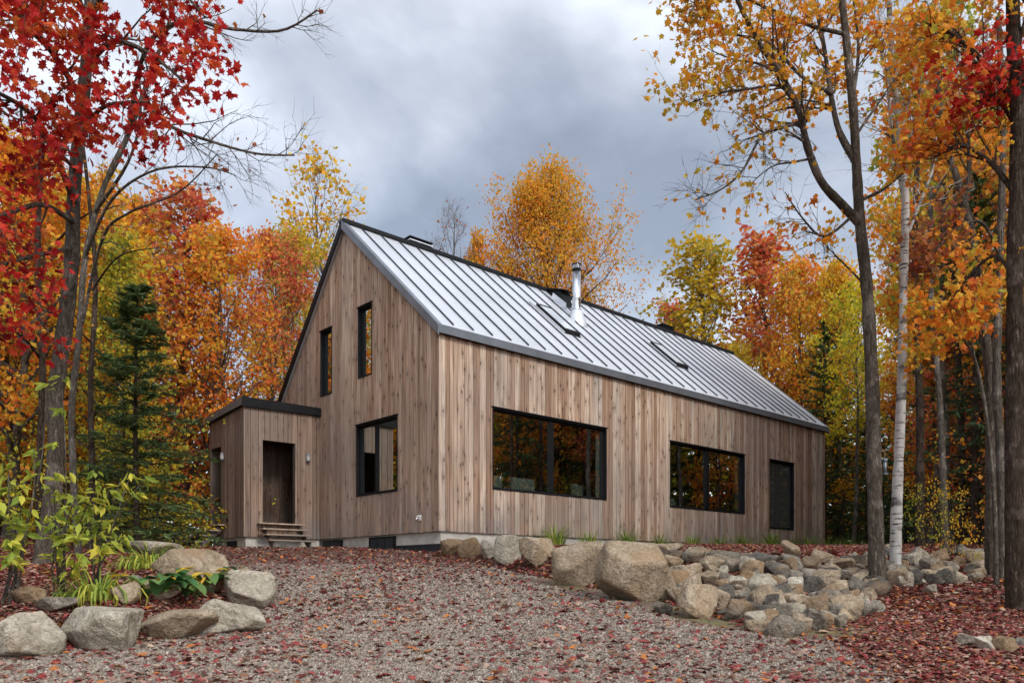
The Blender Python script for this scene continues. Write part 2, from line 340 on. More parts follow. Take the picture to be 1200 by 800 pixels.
def rockmat(name, a, b, c, lichen=.0):
    t = NT(name); co = t.coord(); oi = t.new('ObjectInfo'); off = t.math('MULTIPLY', oi.outputs['Random'], 40)
    ad = t.new('VectorMath', operation='ADD'); t.l.new(co, ad.inputs[0]); t.l.new(off, ad.inputs[1]); c0 = ad.outputs[0]
    n = t.noise(c0, 2.4, 6, .68, .5); f = t.noise(c0, 26, 4, .7); sp = t.noise(c0, 90, 2, .6)
    col = t.ramp(n, [(.28,a),(.5,b),(.72,c)])
    col = t.mix(t.ramp(f, [(.35,(.6,.6,.6)),(.6,(0,0,0))]), col, tuple(x*.5 for x in a))
    col = t.mix(t.ramp(sp, [(.6,(0,0,0)),(.7,(.45,.45,.45))]), col, tuple(min(1, x*1.5) for x in c))
    rust = t.noise(c0, 1.3, 3, .6); col = t.mix(t.ramp(rust, [(.55,(0,0,0)),(.68,(.55,.55,.55))]), col, (.30,.185,.095))
    ck = t.vor(c0, 2.1, 'DISTANCE_TO_EDGE'); wv = t.noise(c0, 5, 3, .6)
    cl = t.ramp(t.math('ADD', ck.outputs['Distance'], t.math('MULTIPLY', t.math('SUBTRACT', wv, .5), .12)), [(.0,(0,0,0)),(.035,(1,1,1))])
    col = t.mix(t.math('MULTIPLY', t.math('SUBTRACT', 1., cl), .22), col, (.05,.035,.022))
    h = t.math('ADD', t.math('ADD', t.math('MULTIPLY', n, 2.), t.math('MULTIPLY', f, .6)), t.math('MULTIPLY', cl, .1))
    t.bsdf(col, .9, 0, t.bump(h, .95, .05), .2); return t.m
RK = {
 'tan': rockmat('tan_fieldstone', (.20,.145,.09),(.36,.275,.185),(.52,.43,.32)),
 'light': rockmat('pale_fieldstone', (.22,.18,.13),(.41,.355,.27),(.60,.54,.44)),
 'grey': rockmat('grey_fieldstone', (.10,.082,.062),(.235,.20,.155),(.42,.37,.30)),
 'dark': rockmat('slate_grey_fieldstone', (.055,.047,.038),(.125,.11,.09),(.26,.236,.20)),
 'brown': rockmat('rust_brown_fieldstone', (.16,.10,.06),(.28,.19,.11),(.40,.30,.2)),
}
def groundmat():
    t = NT('gravel_and_leaf_litter'); c = t.coord(); leafy = t.attr('leafy')
    v = t.vor(c, 52); v2 = t.vor(c, 23); sc = t.new('SeparateColor'); t.l.new(v.outputs['Color'], sc.inputs[0]); sc2 = t.new('SeparateColor'); t.l.new(v2.outputs['Color'], sc2.inputs[0])
    grav = t.ramp(sc.outputs[0], [(0.,(.08,.06,.046)),(.35,(.19,.15,.115)),(.65,(.29,.235,.185)),(1,(.44,.375,.31))])
    grav = t.mix(t.ramp(v.outputs['Distance'], [(.25,(0,0,0)),(.6,(.8,.8,.8))]), grav, (.07,.055,.047))
    grav = t.mix(t.ramp(sc2.outputs[1], [(.62,(0,0,0)),(.7,(.6,.6,.6))]), grav, (.26,.11,.10))
    lv = t.vor(c, 17); lv2 = t.vor(t.coord((1,1,1), (5,3,1)), 29); s3 = t.new('SeparateColor'); t.l.new(lv.outputs['Color'], s3.inputs[0]); s4 = t.new('SeparateColor'); t.l.new(lv2.outputs['Color'], s4.inputs[0])
    lf = t.ramp(s3.outputs[0], [(0,(.07,.032,.022)),(.3,(.15,.05,.035)),(.5,(.22,.11,.075)),(.7,(.30,.18,.13)),(.9,(.17,.11,.065)),(1,(.32,.15,.05))])
    lf2 = t.ramp(s4.outputs[1], [(0,(.05,.028,.018)),(.4,(.12,.05,.032)),(.8,(.22,.13,.085)),(1,(.10,.07,.04))])
    lit = t.mix(t.ramp(s4.outputs[0], [(.45,(0,0,0)),(.5,(1,1,1))]), lf, lf2)
    lit = t.mix(t.ramp(lv.outputs['Distance'], [(.3,(0,0,0)),(.6,(.75,.75,.75))]), lit, (.035,.02,.015))
    mk = t.math('ADD', leafy, t.math('MULTIPLY', t.math('SUBTRACT', t.noise(c, 1.6, 5, .65), .5), .9)); mk = t.ramp(mk, [(.42,(0,0,0)),(.6,(1,1,1))])
    col = t.mix(mk, grav, lit)
    big = t.noise(c, .5, 3); col = t.mix(t.ramp(big, [(.35,(.3,.3,.3)),(.6,(0,0,0))]), col, t.mix(1., col, (.62,.58,.55), 'MULTIPLY'))
    h = t.mix(mk, v.outputs['Distance'], lv.outputs['Distance'])
    ms = t.attr('moss'); mm = t.math('MULTIPLY', ms, t.ramp(t.noise(c, 3.5, 5, .65), [(.4,(0,0,0)),(.58,(1,1,1))])); col = t.mix(t.math('MULTIPLY', mm, .85), col, t.ramp(t.noise(c, 14, 4, .7), [(.3,(.10,.08,.035)),(.7,(.22,.20,.08))]))
    t.bsdf(col, .92, 0, t.bump(h, .8, .02), .2); return t.m
M['ground'] = groundmat()
def pebmat():
    t = NT('driveway_gravel_stone'); a = t.attr(); n = t.noise(t.coord(), 120, 2)
    col = t.ramp(a, [(0.,(.07,.052,.04)),(.25,(.16,.125,.095)),(.55,(.29,.235,.185)),(.8,(.41,.345,.28)),(1,(.60,.53,.45))]); col = t.mix(t.math('MULTIPLY', n, .5), col, (.18,.15,.13))
    t.bsdf(col, .9, 0, None, .2); return t.m
M['pebble'] = pebmat()

# ------------------------------------------------------------ ground sheet
def axis(bands):
    r = [bands[0][0]]
    for a, b, s in bands:
        n = max(1, int(round((b-a)/s))); r += list(a+(b-a)*np.arange(1, n+1)/n)
    return np.array(r)
gx = axis([(-400,-60,20),(-60,-20,2.5),(-20,-9,.5),(-9,9,.12),(9,20,.4),(20,60,2.5),(60,400,20)])
gy = axis([(-400,-60,20),(-60,-8,3),(-8,4,.6),(4,13,.1),(13,24,.25),(24,60,2),(60,400,20)])
GX, GY = np.meshgrid(gx, gy); GZ = ground(GX, GY)
def leafy_map(X, Y):
    dT, dB = masks(X, Y)
    l = np.maximum(sm(dT/.25+.8), sm(dB/.3+.5))
    l = np.maximum(l, sm((X-2.1-.10*(Y-6)+.35*wob(X, Y, 1.6, 7))/1.0))
    l = np.maximum(l, .48*sm((Y-12.5)/3.5)); l = np.maximum(l, sm((Y-24)/2))
    l = np.maximum(l, sm((-X-11)/2)); return l
LY = np.maximum(leafy_map(GX, GY), .14)
nx, ny = len(gx), len(gy); ii = np.arange(nx*ny).reshape(ny, nx)
Q = np.stack([ii[:-1,:-1], ii[:-1,1:], ii[1:,1:], ii[1:,:-1]], -1).reshape(-1, 4)
me = np_mesh('ground', np.stack([GX, GY, GZ], -1).reshape(-1, 3), [Q], [M['ground']], smooth=True)
a = me.attributes.new('leafy', 'FLOAT', 'POINT'); a.data.foreach_set('value', LY.ravel().astype(np.float32))
a = me.attributes.new('moss', 'FLOAT', 'POINT'); dT_, dB_ = masks(GX, GY); a.data.foreach_set('value', (np.exp(-(dT_+.22)**2/.07)*(GX < 4)*(GY < 11.5)).ravel().astype(np.float32))
tag(link('ground', me), kind='structure')

# ------------------------------------------------------------ the house (local x along the long wall, y along the gable wall, z from the siding base)
Z0 = 17.4
HO = ((515-600)/F*Z0, Z0, 2.373); HROT = math.atan2(.672, .7403)
house = empty('house', HO, HROT, 'gabled wood clad house with grey standing seam metal roof and large black framed windows', 'house')
cH, sH = math.cos(HROT), math.sin(HROT)
def hw(x, y): return HO[0]+cH*x-sH*y, HO[1]+sH*x+cH*y
HL, HW, HE, RS, RZ = 17.73, 7.9, 4.40, 3.98, 7.90
MF = (RZ-HE)/RS; MBK = 1.12
rng = random.Random(4)
def siding(u0, u1, top, openings, P, tlo=0., thi=1., z0=0., seed=0, widths=(.095,.12,.145,.145,.17,.2), z0f=None):
    """vertical boards of random widths; P(u,d,z) gives the point d in front of the wall"""
    rg = random.Random(seed); mb = MB(); cuts = sorted({u for o in openings for u in o[:2]}); u = u0
    while u < u1-.01:
        wd = rg.choice(widths)*rg.uniform(.9, 1.1); ue = min(u+wd, u1)
        if u1-ue < .06: ue = u1
        tn = tlo+(thi-tlo)*min(1, max(0, rg.gauss(.5, .34))); dp = rg.uniform(.018, .026)
        g = .006; a = u+g; b = ue-g
        segs = [a]+[c for c in cuts if a < c < b]+[b]
        for s0, s1 in zip(segs[:-1], segs[1:]):
            mid = (s0+s1)/2; iv = [(z0, None)]; ops = sorted([o for o in openings if o[0] <= mid <= o[1]], key=lambda o: o[2]); zl = z0
            sp = []
            for o in ops:
                if o[2] > zl+.01: sp.append((zl, o[2]))
                zl = o[3]
            sp.append((zl, None))
            for zb, zt in sp:
                ta = zt if zt is not None else top(s0); tb = zt if zt is not None else top(s1)
                zr = rg.uniform(-.006, .006) if zb == z0 else 0
                mb.hexa([P(s0,0,zb+zr),P(s1,0,zb+zr),P(s1,dp,zb+zr),P(s0,dp,zb+zr),P(s0,0,ta),P(s1,0,tb),P(s1,dp,tb),P(s0,dp,ta)], tn)
        u = ue
    return mb
W1 = (1.51,5.52,1.02,2.93); W2 = (8.29,12.28,1.0,2.92); W3 = (13.81,15.44,.60,2.93)
GA = (1.59,3.42,1.0,2.78); GB = (4.63,5.24,3.80,5.54); GC = (2.69,3.34,3.94,5.70)
Lp = lambda u, d, z: (u, -d, z)
Gp = lambda u, d, z: (-d, u, z)
def gtop(s): return min(HE+MF*s, RZ-MBK*(s-RS))-.02 if s > RS else HE+MF*s-.02
siding(0, HL, lambda u: HE-.02, [W1,W2,W3], Lp, 0, 1, 0, 11).build('wall', M['siding'], house)['label'] = 'long eave wall of pale weathered vertical boards'
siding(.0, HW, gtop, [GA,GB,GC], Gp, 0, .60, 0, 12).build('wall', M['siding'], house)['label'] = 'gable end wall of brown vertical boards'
mb = MB(); mb.box(-.03,.012,-.03,.012,.0,HE-.03, .75); mb.build('corner_post', M['siding'], house)
# structural wall shell behind the boards, with the openings cut
def shell(u0, u1, tops, ops, P, th):
    mb = MB(); cuts = sorted({u0,u1,RS if tops is gtop else u0}|{u for o in ops for u in o[:2]})
    for s0, s1 in zip(cuts[:-1], cuts[1:]):
        mid = (s0+s1)/2; zl = 0.002
        for o in sorted([o for o in ops if o[0] <= mid <= o[1]], key=lambda o: o[2]):
            mb.hexa([P(s0,-th,zl),P(s1,-th,zl),P(s1,0,zl),P(s0,0,zl),P(s0,-th,o[2]),P(s1,-th,o[2]),P(s1,0,o[2]),P(s0,0,o[2])]); zl = o[3]
        a, b = tops(s0)-.05, tops(s1)-.05
        mb.hexa([P(s0,-th,zl),P(s1,-th,zl),P(s1,0,zl),P(s0,0,zl),P(s0,-th,a),P(s1,-th,b),P(s1,0,b),P(s0,0,a)])
    return mb
m1 = shell(.21, HL-.2, lambda u: HE, [W1,W2,W3], lambda u,d,z: (u,-d-.001,z), .2)
m2 = shell(.003, HW, gtop, [GA,GB,GC], lambda u,d,z: (-d-.001,u,z), .2)
m1.v += m2.v and [] ; n0 = len(m1.v); m1.v += m2.v; m1.f += [tuple(i+n0 for i in f) for f in m2.f]; m1.t += m2.t; m1.m += m2.m
m1.box(HL-.199,HL-.001,.002,HW,0,HE-.1); m1.box(.21,HL-.2,HW-.2,HW-.002,0,3.3)
m1.poly([(HL-.1,.0,HE-.1),(HL-.1,HW,3.3),(HL-.1,RS,RZ-.1)])
m1.build('wall_shell', M['interior'], house)
siding(0, HW, gtop, [], lambda u,d,z: (HL+d,u,z), 0, 1, 0, 17, (.2,.3)).build('wall', M['siding'], house)['label'] = 'far gable wall of vertical boards'
siding(0, HL, lambda u: 3.4, [], lambda u,d,z: (u,HW+d,z), 0, 1, 0, 18, (.2,.3)).build('wall', M['siding'], house)['label'] = 'rear wall of vertical boards'
mb = MB(); mb.box(.22,HL-.2,.22,HW-.22,.2,.33); mb.box(.22,HL-.2,.22,HW-.22,3.3,3.45); mb.box(6.6,6.75,.22,HW-.22,.332,3.298); mb.build('inner_floor', M['interior'], house)
mb = MB(); mb.box(.06,HL-.02,.035,HW-.02,-.27,-.004); mb.build('foundation', M['concrete'], house, bevel=.005)
mb = MB(); mb.box(.052,HL-.04,.03,HW-.04,-1.3,-.273); mb.build('foundation_membrane', M['membrane'], house)

# roof: two pitched slabs with ribs, flashing along rakes, eaves and ridge
ro = empty('tmp', (0,0,0)); bpy.data.objects.remove(ro)
OH = .10; TH = .20
def zf(s): return HE+.17+MF*s          # top surface, front slope
ZR = zf(RS)
def zb(s): return ZR-MBK*(s-RS)
mb = MB(); SE = HW+.15
def slab(x0, x1, sa, sb, fz, t0, t1, m=0, t=0):
    mb.hexa([(x0,sa,fz(sa)+t0),(x1,sa,fz(sa)+t0),(x1,sb,fz(sb)+t0),(x0,sb,fz(sb)+t0),(x0,sa,fz(sa)+t1),(x1,sa,fz(sa)+t1),(x1,sb,fz(sb)+t1),(x0,sb,fz(sb)+t1)], t, m)
X0, X1 = -.10, HL+.10
slab(X0, X1, -OH, RS-.001, zf, -.16, 0, 0); slab(X0, X1, RS+.001, SE, zb, -.16, 0, 0)
k = 0
while .41+.5775*k < HL-.1:
    xx = .41+.5775*k
    if True:
        slab(xx-.016, xx+.016, -OH+.13, RS-.13, zf, .002, .042, 1)
        slab(xx-.014, xx+.014, RS+.13, SE-.1, zb, .002, .04, 1)
    k += 1
roof = mb.build('roof', [M['roof'], M['seam']], house)
mb = MB()
slab(X0-.035, X0-.003, -OH-.03, RS, zf, -.20, .03, 0); slab(X0-.036, X0-.004, RS, SE, zb, -.24, .03, 1)
slab(X0, X0+.10, -OH, RS-.05, zf, .003, .028, 0)
slab(X1+.003, X1+.035, -OH-.03, RS, zf, -.24, .03, 0); slab(X1+.003, X1+.035, RS, SE, zb, -.24, .03, 1)
ze = zf(-OH)
mb.box(X0-.002, X1, -OH-.035, -OH-.003, ze-.175, ze+.012, 0, 0)
mb.box(X0, X1, -OH, .0, ze-.17, ze-.162, 0, 1)
mb.box(X0-.03, X1+.03, RS-.12, RS+.12, ZR-.06, ZR+.045, 0, 1)
mb.build('rake_trim', [M['flash'], M['blackmetal']], roof, bevel=.004)

def skylight(xc, s0, s1, wd=.62):
    mb = MB(); x0, x1 = xc-wd/2, xc+wd/2; n = .13
    def q(x0, x1, sa, sb, t0, t1, m=0):
        mb.hexa([(x0,sa,zf(sa)+t0),(x1,sa,zf(sa)+t0),(x1,sb,zf(sb)+t0),(x0,sb,zf(sb)+t0),(x0,sa,zf(sa)+t1),(x1,sa,zf(sa)+t1),(x1,sb,zf(sb)+t1),(x0,sb,zf(sb)+t1)], 0, m)
    q(x0,x0+.06,s0,s1,0,n); q(x1-.06,x1,s0,s1,0,n); q(x0+.061,x1-.061,s0,s0+.06,0,n); q(x0+.061,x1-.061,s1-.06,s1,0,n)
    q(x0-.1,x1+.1,s1+.01,s1+.2,.01,.05,1); q(x0-.06,x0-.005,s0,s1,.01,.05,1); q(x1+.005,x1+.06,s0,s1,.01,.05,1)
    o = mb.build('skylight', [M['blackmetal'], M['roof']], roof, bevel=.004)
    mb = MB(); q(x0+.055,x1-.055,s0+.055,s1-.055,n-.035,n-.012); mb.build('pane', M['skyglass'], o)
M['skyglass'] = glassmat('skylight_glass', .85, (.8,.84,.86), .3)
skylight(5.62, 1.30, 2.45); skylight(10.72, 1.27, 2.33)

# chimney pipe
cx_, cs_ = 7.0, 2.45; zc = zf(cs_)
mb = MB(); mb.lathe((cx_,cs_,zc), [(.34,-.32),(.34,-.22),(.30,-.12),(.20,.20),(.15,.28),(.135,.29)], 28, 0, 0); mb.build('chimney_flashing', M['lead'], roof, smooth=True)
mb = MB(); mb.lathe((cx_,cs_,zc), [(.125,.2),(.125,.62),(.129,.63),(.129,.66),(.125,.67),(.125,1.45),(.0,1.45)], 28); mb.lathe((cx_,cs_,zc), [(.137,.30),(.137,.33),(.126,.34)], 28)
cp = mb.build('chimney_pipe', M['steel'], roof, smooth=True)
mb = MB(); mb.lathe((cx_,cs_,zc), [(.10,1.45),(.10,1.62)], 20, 0, 1); mb.lathe((cx_,cs_,zc), [(.135,1.47),(.145,1.49),(.145,1.51),(.13,1.52)], 24, 0, 1)
for z in (1.535, 1.575, 1.61): mb.lathe((cx_,cs_,zc), [(.11,z),(.14,z+.004),(.14,z+.016),(.11,z+.02)], 24)
mb.lathe((cx_,cs_,zc), [(.15,1.635),(.155,1.65),(.15,1.67),(.0,1.71)], 24, 0, 1); mb.build('chimney_cap', [M['steel'], M['blackmetal']], roof, smooth=True)
# dark hooded roof vent just behind the pipe, louvred vents on the rear slope at the ridge
mb = MB(); zt_ = zf(3.72)+.14
mb.hexa([(7.16,3.2,zf(3.2)),(7.6,3.2,zf(3.2)),(7.6,3.8,zf(3.8)),(7.16,3.8,zf(3.8)),(7.16,3.28,zt_-.12),(7.6,3.28,zt_-.12),(7.6,3.8,zt_),(7.16,3.8,zt_)])
for i in range(3): mb.hexa([(7.12,3.16+.1*i,zt_-.118+.035*i),(7.64,3.16+.1*i,zt_-.118+.035*i),(7.64,3.84,zt_+.03+.03*i),(7.12,3.84,zt_+.03+.03*i),(7.12,3.16+.1*i,zt_-.10+.035*i),(7.64,3.16+.1*i,zt_-.10+.035*i),(7.64,3.84,zt_+.045+.03*i),(7.12,3.84,zt_+.045+.03*i)])
mb.hexa([(6.8,3.0,zf(3.)+.01),(7.148,3.02,zf(3.)+.01),(7.148,3.6,zf(3.6)+.01),(6.95,3.6,zf(3.6)+.01),(7.1,3.0,zf(3.)+.02),(7.148,3.02,zf(3.)+.2),(7.148,3.6,zf(3.6)+.16),(7.1,3.6,zf(3.6)+.02)], 0, 1)
mb.build('roof_vent', [M['blackmetal'], M['roof']], roof, bevel=.004)
for xa, xb, y0_, h in ((2.15,2.95,4.2,.36),(13.5,14.25,4.15,.34)):
    mb = MB(); zt = ZR-.35; top = ZR+h-.02
    mb.box(xa+.05, xb-.05, y0_+.05, y0_+.55, zt, top-.02, 0, 1)
    for i in range(4):
        z = ZR+.03+i*(h-.06)/4
        mb.box(xa, xb, y0_, y0_+.6, z, z+.028, 0, 0)
    mb.box(xa, xb, y0_, y0_+.6, top, top+.03, 0, 1)
    mb.build('roof_vent', [M['lead'] if xa < 5 else M['blackmetal'], M['blackmetal']], roof)

def window(op, P, mulls, name='window', gm='glass', fd=-.03, jamb=.045, hood=True, mw=.10):
    u0, u1, z0, z1 = op; mb = MB()
    def B(a, b, d0, d1, c, d, m=0): mb.hexa([P(a,d0,c),P(b,d0,c),P(b,d1,c),P(a,d1,c),P(a,d0,d),P(b,d0,d),P(b,d1,d),P(a,d1,d)], 0, m)
    # black metal reveal, proud of the boards, then the sash set back
    for a, b, c, d in ((u0,u0+.03,z0,z1),(u1-.03,u1,z0,z1),(u0+.031,u1-.031,z0,z0+.03),(u0+.031,u1-.031,z1-.03,z1)): B(a, b, -.12, .035, c, d)
    if hood: B(u0-.03, u1+.03, .0, .06, z1+.002, z1+.022)
    for a, b, c, d in ((u0+.031,u0+.03+jamb,z0+.031,z1-.031),(u1-.03-jamb,u1-.031,z0+.031,z1-.031),(u0+.031+jamb,u1-.031-jamb,z0+.031,z0+.03+jamb),(u0+.031+jamb,u1-.031-jamb,z1-.03-jamb,z1-.031)): B(a, b, -.11, -.05, c, d)
    edges = [u0+.03+jamb]
    for m in mulls:
        B(m-mw/2, m+mw/2, -.112, -.035, z0+.031+jamb, z1-.031-jamb); edges += [m-mw/2, m+mw/2]
    edges.append(u1-.03-jamb)
    o = mb.build('window', [M['blackmetal']], house, bevel=.003); o.name = 'window'
    for a, b in zip(edges[::2], edges[1::2]):
        mb = MB(); za, zb_ = z0+.03+jamb, z1-.03-jamb
        mb.hexa([P(a-.008,-.085,za-.008),P(b+.008,-.085,za-.008),P(b+.008,-.079,za-.008),P(a-.008,-.079,za-.008),P(a-.008,-.085,zb_+.008),P(b+.008,-.085,zb_+.008),P(b+.008,-.079,zb_+.008),P(a-.008,-.079,zb_+.008)])
        mb.build('pane', M[gm], o)
    return o
window(W1, Lp, [3.52], mw=.14); window(W2, Lp, [10.27], mw=.2); window(W3, Lp, [], gm='screen')
window(GA, Gp, [2.62], mw=.08); window(GB, Gp, []); window(GC, Gp, [])
# white curtain strips inside, at the right jambs
for x in (5.30, 12.02):
    mb = MB(); n = 9
    for i in range(n):
        a = x+.16*i/n; b = x+.16*(i+1)/n; da = .16+.03*(i % 2); db = .16+.03*((i+1) % 2)
        mb.hexa([(a,da,.6),(b,db,.6),(b,db+.004,.6),(a,da+.004,.6),(a,da,2.98),(b,db,2.98),(b,db+.004,2.98),(a,da+.004,2.98)])
    mb.build('curtain', M['white'], house)

# basement windows sunk in the foundation
for s0, s1 in ((1.76,2.88),(4.2,5.2)):
    mb = MB(); mb.box(.0,.045,s0,s1,-.44,-.04,0,0)
    for j in range(3): mb.box(-.006,.0,s0+.06+j*(s1-s0-.12)/3+.02, s0+.06+(j+1)*(s1-s0-.12)/3-.02, -.40,-.09,0,1)
    mb.build('basement_window', [M['blackmetal'], M['membrane']], house)
mb = MB(); mb.tube([(-.02,.7,.33),(-.09,.7,.33),(-.13,.7,.29)], [.018,.018,.014], 8); mb.lathe((-.075,.7,.35), [(.045,0),(.05,.01),(.045,.02),(0,.02)], 10); mb.box(-.03,-.022,.64,.76,.27,.39)
mb.build('garden_tap', M['white'], house)

# porch (local), flat shed roof
PT, PS0, PS1 = -2.11, 5.29, 7.48
def ptop(s): return 3.42-.085*(s-PS0)
Fp = lambda u, d, z: (u, PS0-d, z); Pp = lambda u, d, z: (PT-d, u, z)
OD = (-1.64,-.74,.36,2.48); OS = (6.70,7.40,.33,2.43)
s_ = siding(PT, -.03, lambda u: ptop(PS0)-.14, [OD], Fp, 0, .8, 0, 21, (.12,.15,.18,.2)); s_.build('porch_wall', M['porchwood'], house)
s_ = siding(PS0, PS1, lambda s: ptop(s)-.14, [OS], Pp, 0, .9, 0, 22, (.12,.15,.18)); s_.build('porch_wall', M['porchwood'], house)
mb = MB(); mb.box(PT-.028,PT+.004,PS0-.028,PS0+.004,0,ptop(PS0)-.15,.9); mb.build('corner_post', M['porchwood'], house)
# lined entry recess
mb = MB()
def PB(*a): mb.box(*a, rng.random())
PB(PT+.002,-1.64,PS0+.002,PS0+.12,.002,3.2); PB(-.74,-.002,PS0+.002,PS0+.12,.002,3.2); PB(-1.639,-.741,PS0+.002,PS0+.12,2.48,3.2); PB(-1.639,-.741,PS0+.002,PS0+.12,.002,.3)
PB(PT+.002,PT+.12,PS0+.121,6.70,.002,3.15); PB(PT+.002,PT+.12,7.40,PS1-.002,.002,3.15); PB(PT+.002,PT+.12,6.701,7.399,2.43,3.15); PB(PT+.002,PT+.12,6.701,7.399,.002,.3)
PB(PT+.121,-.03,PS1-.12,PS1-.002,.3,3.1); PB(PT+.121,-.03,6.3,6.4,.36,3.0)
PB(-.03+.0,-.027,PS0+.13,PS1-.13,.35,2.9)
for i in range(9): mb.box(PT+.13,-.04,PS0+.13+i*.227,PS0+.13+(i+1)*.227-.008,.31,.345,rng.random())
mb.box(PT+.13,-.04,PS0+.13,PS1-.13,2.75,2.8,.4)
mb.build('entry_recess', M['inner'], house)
mb = MB(); x0 = PT-.10
def pz(s, dz): return ptop(s)+dz
mb.hexa([(x0+.03,PS0-.07,pz(PS0,-.14)),(-.03,PS0-.07,pz(PS0,-.14)),(-.03,PS1+.07,pz(PS1,-.14)),(x0+.03,PS1+.07,pz(PS1,-.14)),(x0+.03,PS0-.07,pz(PS0,.05)),(-.03,PS0-.07,pz(PS0,.05)),(-.03,PS1+.07,pz(PS1,.05)),(x0+.03,PS1+.07,pz(PS1,.05))])
mb.hexa([(x0,PS0-.10,pz(PS0,-.17)),(-.028,PS0-.10,pz(PS0,-.13)),(-.028,PS0-.072,pz(PS0,-.13)),(x0,PS0-.072,pz(PS0,-.17)),(x0,PS0-.10,pz(PS0,.07)),(-.028,PS0-.10,pz(PS0,.08)),(-.028,PS0-.072,pz(PS0,.08)),(x0,PS0-.072,pz(PS0,.07))])
mb.hexa([(x0,PS0-.07,pz(PS0,-.13)),(x0+.028,PS0-.07,pz(PS0,-.13)),(x0+.028,PS1+.1,pz(PS1,-.10)),(x0,PS1+.1,pz(PS1,-.10)),(x0,PS0-.07,pz(PS0,.07)),(x0+.028,PS0-.07,pz(PS0,.07)),(x0+.028,PS1+.1,pz(PS1,.06)),(x0,PS1+.1,pz(PS1,.06))], 0, 1)
mb.build('porch_roof', [M['blackmetal'], M['flash']], house, bevel=.004)
mb = MB(); mb.box(PT+.05,-.0,PS0+.05,PS1-.05,-.9,-.003); mb.build('porch_foundation', M['concrete'], house, bevel=.005)
mb = MB(); mb.box(PT+.042,PT+.05,PS0+.55,PS0+1.2,-.3,-.08); mb.build('basement_window', M['membrane'], house)
for x, y, nx_, ny_ in ((-.40,PS0-.03,0,-1),(PT-.03,6.50,-1,0)):
    mb = MB(); c = (x+nx_*.05, y+ny_*.05, 2.02); mb.lathe(c, [(0,0),(.04,.005),(.052,.03),(.052,.05)], 16, 0, 0); mb.lathe(c, [(.048,.05),(.05,.1),(.048,.16)], 16, 0, 1); mb.lathe(c, [(.052,.16),(.052,.19),(.035,.215),(0,.22)], 16, 0, 0)
    mb.box(min(x,x+nx_*.05)-.012,max(x,x+nx_*.05)+.012,min(y,y+ny_*.05)-.012,max(y,y+ny_*.05)+.012,2.08,2.14,0,2); mb.build('wall_lamp', [M['flash'], M['lampglass'], M['blackmetal']], house, smooth=True)
mb = MB(); mb.box(PT-.045,PT-.026,PS0+.95,PS0+1.03,.42,.56); mb.build('outlet_box', M['blackmetal'], house)

def steps(loc, rz, label):
    o = empty('wooden_steps', loc, rz, label, 'steps')
    for i in range(4):
        mb = MB(); z = .08+.15*i; y = -.78+.2*i; mb.box(-.62+.05*(3-i)*.0, .62, y, y+.24, z, z+.035, rng.random()); t_ = mb.build('tread', M['tread'], o, bevel=.004)
    for sx_ in (-.5, .5):
        mb = MB(); mb.hexa([(sx_-.02,-.72,-.1),(sx_+.02,-.72,-.1),(sx_+.02,-.62,-.1),(sx_-.02,-.62,-.1),(sx_-.02,-.72,.075),(sx_+.02,-.72,.075),(sx_+.02,-.62,.078),(sx_-.02,-.62,.078)])
        mb.hexa([(sx_-.018,-.70,-.02),(sx_+.018,-.70,-.02),(sx_+.018,-.56,-.06),(sx_-.018,-.56,-.06),(sx_-.018,-.1,.52),(sx_+.018,-.1,.52),(sx_+.018,-.02,.40),(sx_-.018,-.02,.40)])
        mb.build('stringer', M['inner'], o)
    return o
x, y = hw(-1.19, PS0-.04); steps((x, y, 2.373-.20), HROT, 'short open wooden steps below the front doorway of the porch')
x, y = hw(PT-.04, 7.05); steps((x, y, 2.373-.20), HROT-math.pi/2, 'dark wooden steps at the side opening of the porch, partly hidden')

# things seen through the glass
def soft_chair(u, v, label, rz=0):
    x, y = hw(u, v); o = empty('armchair', (x, y, 2.373+.33), HROT+rz, label, 'armchair')
    mb = MB(); mb.box(-.4,.4,-.05,.12,.3,1.12); mb.build('backrest', M['sofa'], o, bevel=.04)
    mb = MB(); mb.box(-.33,.33,.13,.7,.12,.42); mb.build('seat', M['sofa'], o, bevel=.04)
    for s in (-1, 1): mb = MB(); mb.box(min(s*.34,s*.44),max(s*.34,s*.44),.0,.7,.1,.6); mb.build('armrest', M['sofa'], o, bevel=.03)
soft_chair(1.95, .6, 'pale armchair behind the left end of the big near window')
soft_chair(3.0, .55, 'pale armchair behind the near window, left of its black post')
soft_chair(5.1, .6, 'pale armchair behind the right end of the near window', .5)
for u, lb in ((8.85,'left of the two white shell chairs inside the second window'),(9.35,'right of the two white shell chairs inside the second window')):
    x, y = hw(u, .7); o = empty('shell_chair', (x, y, 2.373+.33), HROT, lb, 'chair')
    mb = MB(); n = 9
    for i in range(n-1):
        for j in range(5):
            def q(i, j):
                a = math.pi*(i/(n-1)); z = .42+.62*j/5; r = .22*(1-.12*j/5 if j < 4 else .8-(.3 if j == 5 else 0)); return (r*math.cos(a), -r*math.sin(a)*.6, z)
            mb.poly([q(i,j),q(i+1,j),q(i+1,j+1),q(i,j+1)])
    mb.build('backrest', M['white'], o, smooth=True)
    mb = MB(); mb.box(-.2,.2,-.12,.2,.4,.43); mb.build('seat', M['white'], o, bevel=.01)
    for a in (-.15,.15):
        for b in (-.1,.17): mb = MB(); mb.tube([(a*1.2,b*1.2,0),(a,b,.4)], [.012,.014], 6); mb.build('leg', M['tread'], o)

